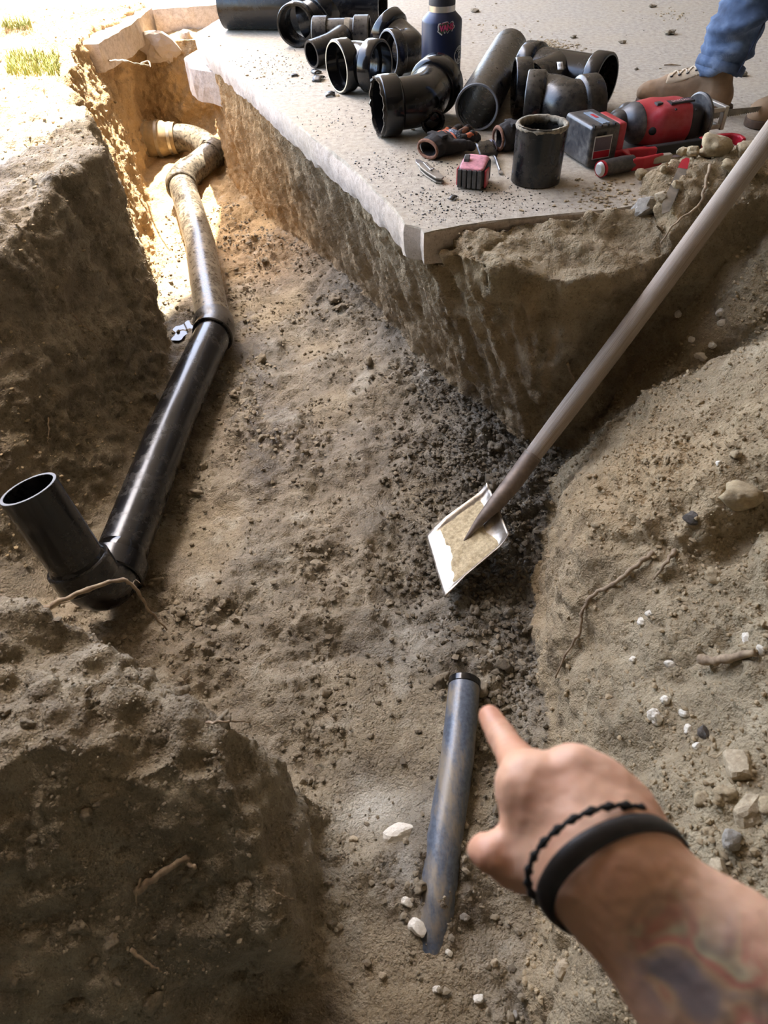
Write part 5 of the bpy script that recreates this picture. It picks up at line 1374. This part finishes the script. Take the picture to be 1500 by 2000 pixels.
root([on(208, 117, .01), P(240, 118, .0), P(262, 124, -.01), P(290, 128, -.03)], .0040, .0030, 'sunlit root jutting over the far end of the trench', [([P(276, 124, -.02), P(290, 120, -.02), P(294, 131, -.025)], .004, .002)])
root([on(830, 560, .004), on(850, 600, .012), on(868, 650, .012), on(874, 720, .008)], .0014, .0007, 'fine hanging root on the undercut slab corner')
root([on(1105, 705, .004), on(1118, 735, .008), on(1128, 752, .006)], .0030, .0015, 'short root on the shaded face behind the shovel handle')
root([on(96, 815, .004), on(94, 842, .012), on(92, 868, .012)], .0022, .0008, 'small dangling root on the dark left bank')
root([on(140, 615, .004), on(170, 645, .008), on(195, 662, .008)], .0014, .0006, 'fine root high on the dark left bank')

# ------------------------------------------------------------------ stones and clods
def rock_mesh(seed, sub=2, amp=.28, flat=0.0):
    import bmesh
    bm = bmesh.new(); bmesh.ops.create_icosphere(bm, subdivisions=sub, radius=1)
    P_ = np.array([v.co for v in bm.verts]); r = np.random.default_rng(seed)
    k = 1 + amp * fbm(P_ + seed * 3.1, .9, 2, seed) + amp * .45 * fbm(P_ + seed, 2.4, 2, seed + 1) + amp * .22 * fbm(P_ + seed, 6.0, 2, seed + 2)
    P_ = P_ * k[:, None]
    for _ in range(7):                                  # facets
        n = unit(r.normal(size=3)); h = r.uniform(.62, .9); d = P_ @ n - h; m = d > 0; P_[m] -= np.outer(d[m], n) * (.85 if flat else .6)
    for v, q in zip(bm.verts, P_): v.co = q
    me = bpy.data.meshes.new('rock'); bm.to_mesh(me); bm.free()
    me.polygons.foreach_set('use_smooth', [not flat] * len(me.polygons)); return me
def clod_mat(name, c0, c1):
    n = N(name); f = n.noise(1.6, 5, .7); n.set(n.ramp(f, [(.28, c0), (.7, c1)]), .95); n.bump(n.noise(5, 4, .7), .8, .002); return n.m
def stone_mat(name, c0, c1):
    n = N(name); f = n.noise(3.0, 4, .65); g = n.noise(14, 3, .6)
    n.set(n.mix(n.ramp(g, [(.30, BW(.4)), (.42, BW(0))]), n.ramp(f, [(.3, c0), (.7, c1)]), S(120, 104, 80)), .8); n.bump(n.math('ADD', f, g), .5, .0015); return n.m
M_WHITE = stone_mat('pale_stone', S(212, 202, 182), S(240, 232, 216)); M_GREY = stone_mat('grey_stone', S(132, 126, 116), S(170, 163, 151)); M_DARK = stone_mat('dark_stone', S(66, 60, 54), S(98, 90, 82)); M_TAN = stone_mat('tan_stone', S(150, 133, 106), S(194, 176, 146))
M_LUMP = clod_mat('earth_lump', S(132, 114, 86), S(188, 168, 132))
MATS = {'earth': M_LUMP, 'white': M_WHITE, 'grey': M_GREY, 'dark': M_DARK, 'tan': M_TAN}
ROCKS = {k: [rock_mesh(10 * i + j, 3, .5 if k == 'earth' else .30, 0 if k == 'earth' else 1) for j in range(5)] for i, k in enumerate(MATS)}
for k, ms in ROCKS.items():
    for m in ms: m.materials.append(MATS[k])
def stone(px, py, rpx, col, label, group=None, sink=.25, pos=None, sq=None):
    p, n = hit(px, py) if pos is None else (np.asarray(pos, float), np.array([0, 0, 1.0]))
    dep = (p - CAM) @ BAS; r = rpx * dep[2] / FPX
    o = bpy.data.objects.new('stone', random.choice(ROCKS[col])); COL.objects.link(o)
    s = np.array([1.1, .9, .75]) * r if sq is None else np.array(sq) * r
    o.location = p + n * r * (.7 - sink * 2); o.scale = s
    o.rotation_euler = (random.uniform(-.5, .5), random.uniform(-.5, .5), random.uniform(0, 6.3))
    return tag(o, label, 'stone', group)
stone(780, 1630, 27, 'white', 'chalky white stone on the trench floor left of the narrow pipe', sq=(1.2, .8, .6))
stone(815, 1812, 18, 'white', 'pale stone beside the buried end of the narrow pipe')
stone(1272, 404, 27, 'grey', 'large grey stone on the slab edge of the dirt pile', sink=.1)
stone(1294, 388, 15, 'tan', 'tan stone between the grey stone and the saw blade', sink=.1)
stone(1105, 1895, 25, 'tan', 'angular tan stone low on the right bank under the forearm', sink=.35)
stone(1450, 1500, 36, 'tan', 'broad tan stone high on the right bank by the frame edge')
stone(1465, 1592, 34, 'tan', 'large tan stone in the rubble right of the wrist')
stone(1430, 1642, 22, 'grey', 'rounded grey stone in the rubble right of the wrist')
stone(1405, 1700, 20, 'tan', 'tan stone just above the forearm')
stone(1448, 968, 34, 'earth', 'round tan lump at the head of the hollow on the right bank')
stone(1402, 300, 32, 'earth', 'biggest lump on top of the dirt pile in front of the hacksaw', sink=.1)
stone(1370, 1432, 13, 'dark', 'dark pebble on the right bank above the knuckles')
stone(893, 1656, 11, 'grey', 'grey pebble touching the narrow pipe by the thumb')
stone(1352, 1312 - 300, 15, 'dark', 'dark pebble under the round lump on the right bank')
WL = ['white stone above the knuckles, largest of its cluster', 'white stone just above the cluster over the knuckles', 'white stone right of the cluster over the knuckles', 'upright white sliver below the thin crooked root', 'white stone right beside the lower end of the hollow', 'white stone tucked under the short stubby root', 'white stone at the lower end of the cluster over the knuckles', 'white chip between the thin root and the white sliver', 'topmost white stone of the row under the shovel handle', 'second white stone of the row under the shovel handle', 'white stone nearest the shovel handle in the upper row', 'lowest white stone of the row under the shovel handle', 'white stone in the middle of the row under the shovel handle', 'white stone left of the broken root stub end', 'white stone at the frame edge above the broken root stub', 'white stone beside the round tan lump', 'white stone just below the dark pebble', 'white stone between wrist and rubble', 'white stone alone in the shaded gully side', 'white stone close behind the shovel handle']
for lab, (x, y, r) in zip(WL, ((1285, 1400, 15), (1302, 1365, 11), (1335, 1396, 10), (1310, 1293, 11), (1252, 1212, 9), (1268, 1196, 8), (1345, 1425, 10), (1240, 1290, 7), (1405, 610, 11), (1411, 634, 10), (1350, 664, 8), (1366, 697, 11), (1392, 672, 9), (1465, 1248, 10), (1490, 1268, 10), (1410, 905, 8), (1362, 1460, 9), (1290, 1660, 9), (1340, 735, 7), (1322, 610, 8))):
    stone(x, y, r, 'white', lab, 'white stones in the right bank', .3)
for lab, (x, y, r) in zip(['pebble at the bottom edge right of the narrow pipe', 'pebble straight below the end of the narrow pipe', 'pebble left of the pale stone by the pipe end', 'pebble right of the buried pipe end', 'pebble between the pipe end and the right bank', 'pebble left of the chalky white stone', 'tiny pebble just below the buried pipe end', 'pebble at the bottom edge by the right bank', 'pebble at the foot of the near bank, low in the picture'], ((938, 1950, 10), (855, 1930, 8), (800, 1760, 11), (912, 1790, 9), (960, 1880, 8), (690, 1640, 9), (880, 1860, 7), (1000, 1990, 9), (745, 1900, 8))):
    stone(x, y, r, random.choice(['white', 'tan', 'grey']), lab, 'pebbles on the near trench floor', .25)
for lab, (x, y, r) in zip(['dry lump against the hacksaw blade holder, leftmost of three', 'dry lump against the hacksaw bar, middle of three', 'dry lump against the hacksaw bar, rightmost of three', 'dry lump at the left flank of the dirt pile', 'dry lump above the tan stone on the dirt pile', 'dry lump left of the large grey stone', 'dry lump right of the saw blade tang', 'dry lump between the big lump and the shovel handle', 'dry lump right of the biggest lump', 'dry lump touching the shovel handle near the frame edge', 'dry lump just left of the biggest lump', 'small dry lump at the left foot of the pile', 'smallest dry lump out on the slab left of the pile'], ((1275, 296, 14), (1306, 298, 14), (1338, 296, 12), (1250, 340, 13), (1300, 330, 11), (1240, 372, 10), (1330, 360, 13), (1420, 330, 18), (1455, 300, 20), (1470, 330, 15), (1360, 300, 14), (1225, 335, 9), (1205, 352, 8))):
    stone(x, y, r, 'earth', lab, 'lumps of the dirt pile', .15)

# clods: one mesh per kind, many individuals
M_CL_D = clod_mat('damp_clod', S(98, 87, 70), S(152, 138, 114)); M_CL_T = clod_mat('dry_clod', S(134, 116, 88), S(190, 170, 136))
CL = {}
M_CL_W = clod_mat('wet_dark_clod', S(72, 64, 52), S(128, 116, 96))
for key, mt in (('damp', M_CL_D), ('dry', M_CL_T), ('wet', M_CL_W)):
    CL[key] = [rock_mesh(70 + i, 3, .75) for i in range(7)]
    for m in CL[key]: m.materials.append(mt)
def weight_pick(w, k):
    w = np.clip(w, 0, None); return RNG.choice(len(w), k, replace=False, p=w / w.sum())
vis = _ok & (PXY[:, 0] > -40) & (PXY[:, 0] < 1540) & (PXY[:, 1] > -40) & (PXY[:, 1] < 2040) & (EN[:, 2] > .35)
loose = np.exp(-(((EV[:, 0] - .30) / .14) ** 2 + ((EV[:, 1] - 1.25) / .45) ** 2))
fl0 = (EL == 0) & vis
w_d = fl0 * (.05 + loose * 1.2 + .35 * (fbm(EV, 4.5, 2, 50) > .15)) * (EV[:, 1] < 2.9)
def put_clods(idx, key, rng_r, label, group):
    for i in idx:
        r = rng_r[0] + (rng_r[1] - rng_r[0]) * random.random() ** 2.2
        wet = key == 'damp' and loose[i] > .3 and EL[i] == 0
        o = bpy.data.objects.new('dirt_clod', random.choice(CL['wet' if wet else key])); COL.objects.link(o)
        o.location = EV[i].astype(float) + EN[i].astype(float) * r * .25; o.scale = (r * random.uniform(.8, 1.3), r * random.uniform(.8, 1.2), r * random.uniform(.55, .85))
        o.rotation_euler = (random.uniform(-.4, .4), random.uniform(-.4, .4), random.uniform(0, 6.3)); tag(o, 'dark wet clod among the loose earth around the shovel blade' if wet else label, 'clod', 'wet clods round the shovel' if wet else group)
put_clods(weight_pick(w_d, 150), 'damp', (.006, .021), 'crumbly clod of damp earth loose on the trench floor', 'clods on the trench floor')
w_r = ((EL == 4) & vis) * (.15 + (fbm(EV, 3.5, 2, 52) > .1)); put_clods(weight_pick(w_r, 50), 'dry', (.005, .015), 'dry earth clod on the sloping right bank', 'clods on the right bank')
w_n = ((EL == 3) & vis & (EN[:, 2] > .55)) * 1.0; put_clods(weight_pick(w_n, 36), 'damp', (.004, .012), 'earth clod on top of the near left bank', 'clods on the near bank')
w_m = ((EL == 1) & vis & (EV[:, 2] > -.12) & (EV[:, 0] > .15)) * 1.0; put_clods(weight_pick(w_m, 36), 'dry', (.004, .013), 'dry earth clod at the broken slab edge and dirt pile', 'clods by the slab edge')
w_l = ((EL == 2) & vis & (EN[:, 2] > .6)) * 1.0; put_clods(weight_pick(w_l, 20), 'dry', (.005, .014), 'dry earth clod on the high left bank', 'clods on the left bank')

# crumbs nobody could count
def crumbs(name, pts, nor, rad, mat, label, squash=.7):
    ico = np.array([(0, 0, 1), (.894, 0, .447), (.276, .851, .447), (-.724, .526, .447), (-.724, -.526, .447), (.276, -.851, .447), (.724, .526, -.447), (-.276, .851, -.447), (-.894, 0, -.447), (-.276, -.851, -.447), (.724, -.526, -.447), (0, 0, -1)])
    tri = np.array([(0, 1, 2), (0, 2, 3), (0, 3, 4), (0, 4, 5), (0, 5, 1), (1, 6, 2), (2, 7, 3), (3, 8, 4), (4, 9, 5), (5, 10, 1), (6, 7, 2), (7, 8, 3), (8, 9, 4), (9, 10, 5), (10, 6, 1), (11, 7, 6), (11, 8, 7), (11, 9, 8), (11, 10, 9), (11, 6, 10)])
    n = len(pts); sc = RNG.uniform(.6, 1.3, (n, 1, 3)); sc[:, :, 2] *= squash
    V = ico[None] * (1 + RNG.uniform(-.28, .28, (n, 12, 1))) * sc * rad[:, None, None]
    a = RNG.uniform(0, 6.28, n); c, s = np.cos(a)[:, None], np.sin(a)[:, None]
    V = np.stack([V[..., 0] * c - V[..., 1] * s, V[..., 0] * s + V[..., 1] * c, V[..., 2]], -1)
    V = V + (pts + nor * (rad * .3)[:, None])[:, None, :]
    F = (tri[None] + (np.arange(n) * 12)[:, None, None]).reshape(-1, 3)
    o = part(name, (V.reshape(-1, 3), F.astype(np.int32)), mat, smooth=False)
    return tag(o, label, None, None, 'stuff')
def crumb_on(w, k, r0, r1, name, mat, label):
    i = weight_pick(w, k); p = EV[i].astype(float) + RNG.uniform(-.004, .004, (k, 3)); r = r0 + (r1 - r0) * RNG.random(k) ** 3
    crumbs(name, p, EN[i].astype(float), r, mat, label)
crumb_on(fl0 * (loose ** .8) * (.25 + (fbm(EV, 9, 2, 58) > .0)), 5000, .0016, .0085, 'soil_crumbs', M_CL_W, 'dark wet soil crumbs around the shovel blade')
crumb_on(fl0 * (.25 + loose * .3 + (fbm(EV, 4.5, 2, 50) > .1) * .8) * (EV[:, 1] < 3.2), 8500, .0014, .0075, 'soil_crumbs', M_CL_D, 'small damp soil crumbs scattered over the trench floor')
crumb_on(((EL == 4) & vis) * (.3 + (fbm(EV, 3.5, 2, 52) > .0)), 7000, .0010, .0052, 'soil_crumbs', M_CL_T, 'small dry soil crumbs on the right bank')
crumb_on(((EL == 3) & vis) * (EN[:, 2] > .5), 4500, .0008, .0036, 'soil_crumbs', M_CL_D, 'small soil crumbs on the near left bank')
crumb_on(((EL == 1) & vis & (EV[:, 2] > -.2)) * 1.0, 3500, .0012, .0050, 'soil_crumbs', M_CL_T, 'small dry soil crumbs along the slab edge')
crumb_on(((EL == 2) & vis) * 1.0, 3000, .0015, .0060, 'soil_crumbs', M_CL_T, 'small dry soil crumbs on the left bank')

# ------------------------------------------------------------------ litter on the slab
SL_POLY = [tuple(q) for q in SLAB_EDGE] + [(3, 2.0), (3, 6), (-.55, 6), (-.63, 3.77)]
def slab_scatter(n, clusters, base=.0, xr=(-.65, 1.9), yr=(1.5, 3.9)):
    pts = []
    while len(pts) < n:
        if random.random() < base: x, y = random.uniform(*xr), random.uniform(*yr)
        else:
            px, py, s, wgt = random.choices(clusters, [c[3] for c in clusters])[0]; c = P(px, py, 0); x, y = random.gauss(c[0], s), random.gauss(c[1], s)
        pts.append((x, y, 0))
    pts = np.array(pts); d = poly_sdf(pts[:, 0], pts[:, 1], SL_POLY); return pts[d > .012]
p = slab_scatter(2600, [(860, 400, .07, 2), (740, 330, .07, 2), (930, 405, .08, 2), (650, 240, .10, 1.5), (600, 150, .12, 1), (540, 120, .12, 1), (1000, 380, .06, 1), (880, 330, .05, 1)], .10)
crumbs('plastic_shavings', p, np.tile([0, 0, 1.0], (len(p), 1)), .0007 + .0022 * RNG.random(len(p)) ** 3, M_ABS, 'black plastic shavings and grit scattered on the slab', .5)
p = slab_scatter(1500, [(1090, 92, .05, 3), (1060, 85, .03, 2), (560, 130, .12, 1), (500, 140, .10, 1), (1310, 30, .05, .6), (960, 60, .12, 1), (1200, 400, .05, 2), (1180, 380, .06, 2)], .18)
crumbs('dirt_specks', p, np.tile([0, 0, 1.0], (len(p), 1)), .0010 + .0050 * RNG.random(len(p)) ** 3, M_CL_T, 'tan dirt specks dropped on the slab', .5)
for x, y, r, lab in ((1272, 14, 6, 'small dark clod high on the slab above the wye'), (1308, 67, 10, 'dark clod on the slab left of the jeans'), (1448, 148, 10, 'dark clod on the slab behind the boot heel'), (928, 23, 7, 'dark clod on the slab right of the bottle cap'), (1243, 136, 4, 'tiny clod on the slab left of the boot laces'), (1120, 74, 6, 'clod beside the tan dirt patch on the slab'), (1215, 84, 6, 'dark chip on the slab right of the tan dirt patch')):
    q = P(x, y, 0); dep = ((q - CAM) @ BAS)[2]; rr_ = r * dep / FPX
    o = bpy.data.objects.new('dirt_clod', random.choice(CL['damp'])); COL.objects.link(o); o.location = (q[0], q[1], rr_ * .35); o.scale = (rr_ * 1.2, rr_, rr_ * .5); o.rotation_euler = (0, 0, random.uniform(0, 6)); tag(o, lab, 'clod')
o = part('twig', sweep([P(1297, 127, .003), P(1310, 126, .004), P(1330, 128, .003)], [.002, .003, .001], 7), M_ROOT, base=P(1310, 127, 0)); tag(o, 'small twig on the slab left of the boot', 'twig')

# ------------------------------------------------------------------ far end bits
c_ = hit(318, 92)[0]
o = bpy.data.objects.new('concrete_lump', rock_mesh(91, 3, .5, 1)); COL.objects.link(o); o.data.materials.append(M_CONC_CUT); o.location = c_ + np.array([0, -.02, 0]); o.scale = (.085, .03, .075); o.rotation_euler = (.3, .2, .1); tag(o, 'jagged pale concrete lump hanging on the far trench wall', 'concrete lump')
c_ = hit(366, 72)[0]
o = bpy.data.objects.new('concrete_lump', rock_mesh(95, 3, .5, 1)); COL.objects.link(o); o.data.materials.append(M_CONC_CUT); o.location = c_ + np.array([0, -.01, 0]); o.scale = (.03, .02, .04); tag(o, 'small pale concrete lump at the right of the far trench wall', 'concrete lump')
# grass
def grass(px_rect, n, name, label):
    V, F = [], []
    for _ in range(n):
        px, py = random.uniform(px_rect[0], px_rect[2]), random.uniform(px_rect[1], px_rect[3]); b = hit(px, py, 14)[0] if px > 5 else P(px, py, 0.0)
        b = P(px, py, 0.0) if abs(b[2]) > .12 else np.array([*P(px, py, max(b[2], -.02))])
        h = random.uniform(.015, .05); a = random.uniform(0, 6.3); l = random.uniform(.2, .9) * h; d = np.array([math.cos(a), math.sin(a), 0]); s = np.array([-d[1], d[0], 0]) * .0016; k = len(V)
        V += [b - s, b + s, b + d * l * .3 + np.array([0, 0, h * .6]) + s * .7, b + d * l * .3 + np.array([0, 0, h * .6]) - s * .7, b + d * l + np.array([0, 0, h])]
        F += [(k, k + 1, k + 2, k + 3), (k + 3, k + 2, k + 4)]
    o = part(name, (V, F), plain('grass_blade', S(128, 132, 62), .7, var=.3, scale=8), smooth=False); return tag(o, label, None, None, 'stuff')
grass((15, 110, 118, 150), 700, 'grass', 'thin green grass on the sunlit bank at the upper left'); grass((0, 48, 62, 60), 260, 'grass', 'thin strip of grass along the driveway edge')
# puddle by the pipe
c_ = P(352, 634, -.6); zc = min(ground(c_[0] + dx, c_[1] + dy) for dx in (-.03, 0, .03) for dy in (-.04, 0, .04)) + .010
out = [np.array([c_[0] + math.cos(a) * (.034 + .010 * math.sin(3 * a + 1) + .004 * math.sin(7 * a)), c_[1] + math.sin(a) * (.058 + .018 * math.sin(2 * a) + .007 * math.sin(5 * a + 2)), zc]) for a in np.linspace(0, 2 * math.pi, 37)[:-1]]
n = N('muddy_water'); n.set(S(60, 54, 46), .03, spec=.8); n.b.inputs['IOR'].default_value = 1.33
o = part('puddle', ([np.mean(out, 0)] + out, [(0, i + 1, (i + 1) % 36 + 1) for i in range(36)]), n.m, base=(c_[0], c_[1], zc)); tag(o, 'small puddle beside the drain pipe coupling reflecting the sky', 'puddle')
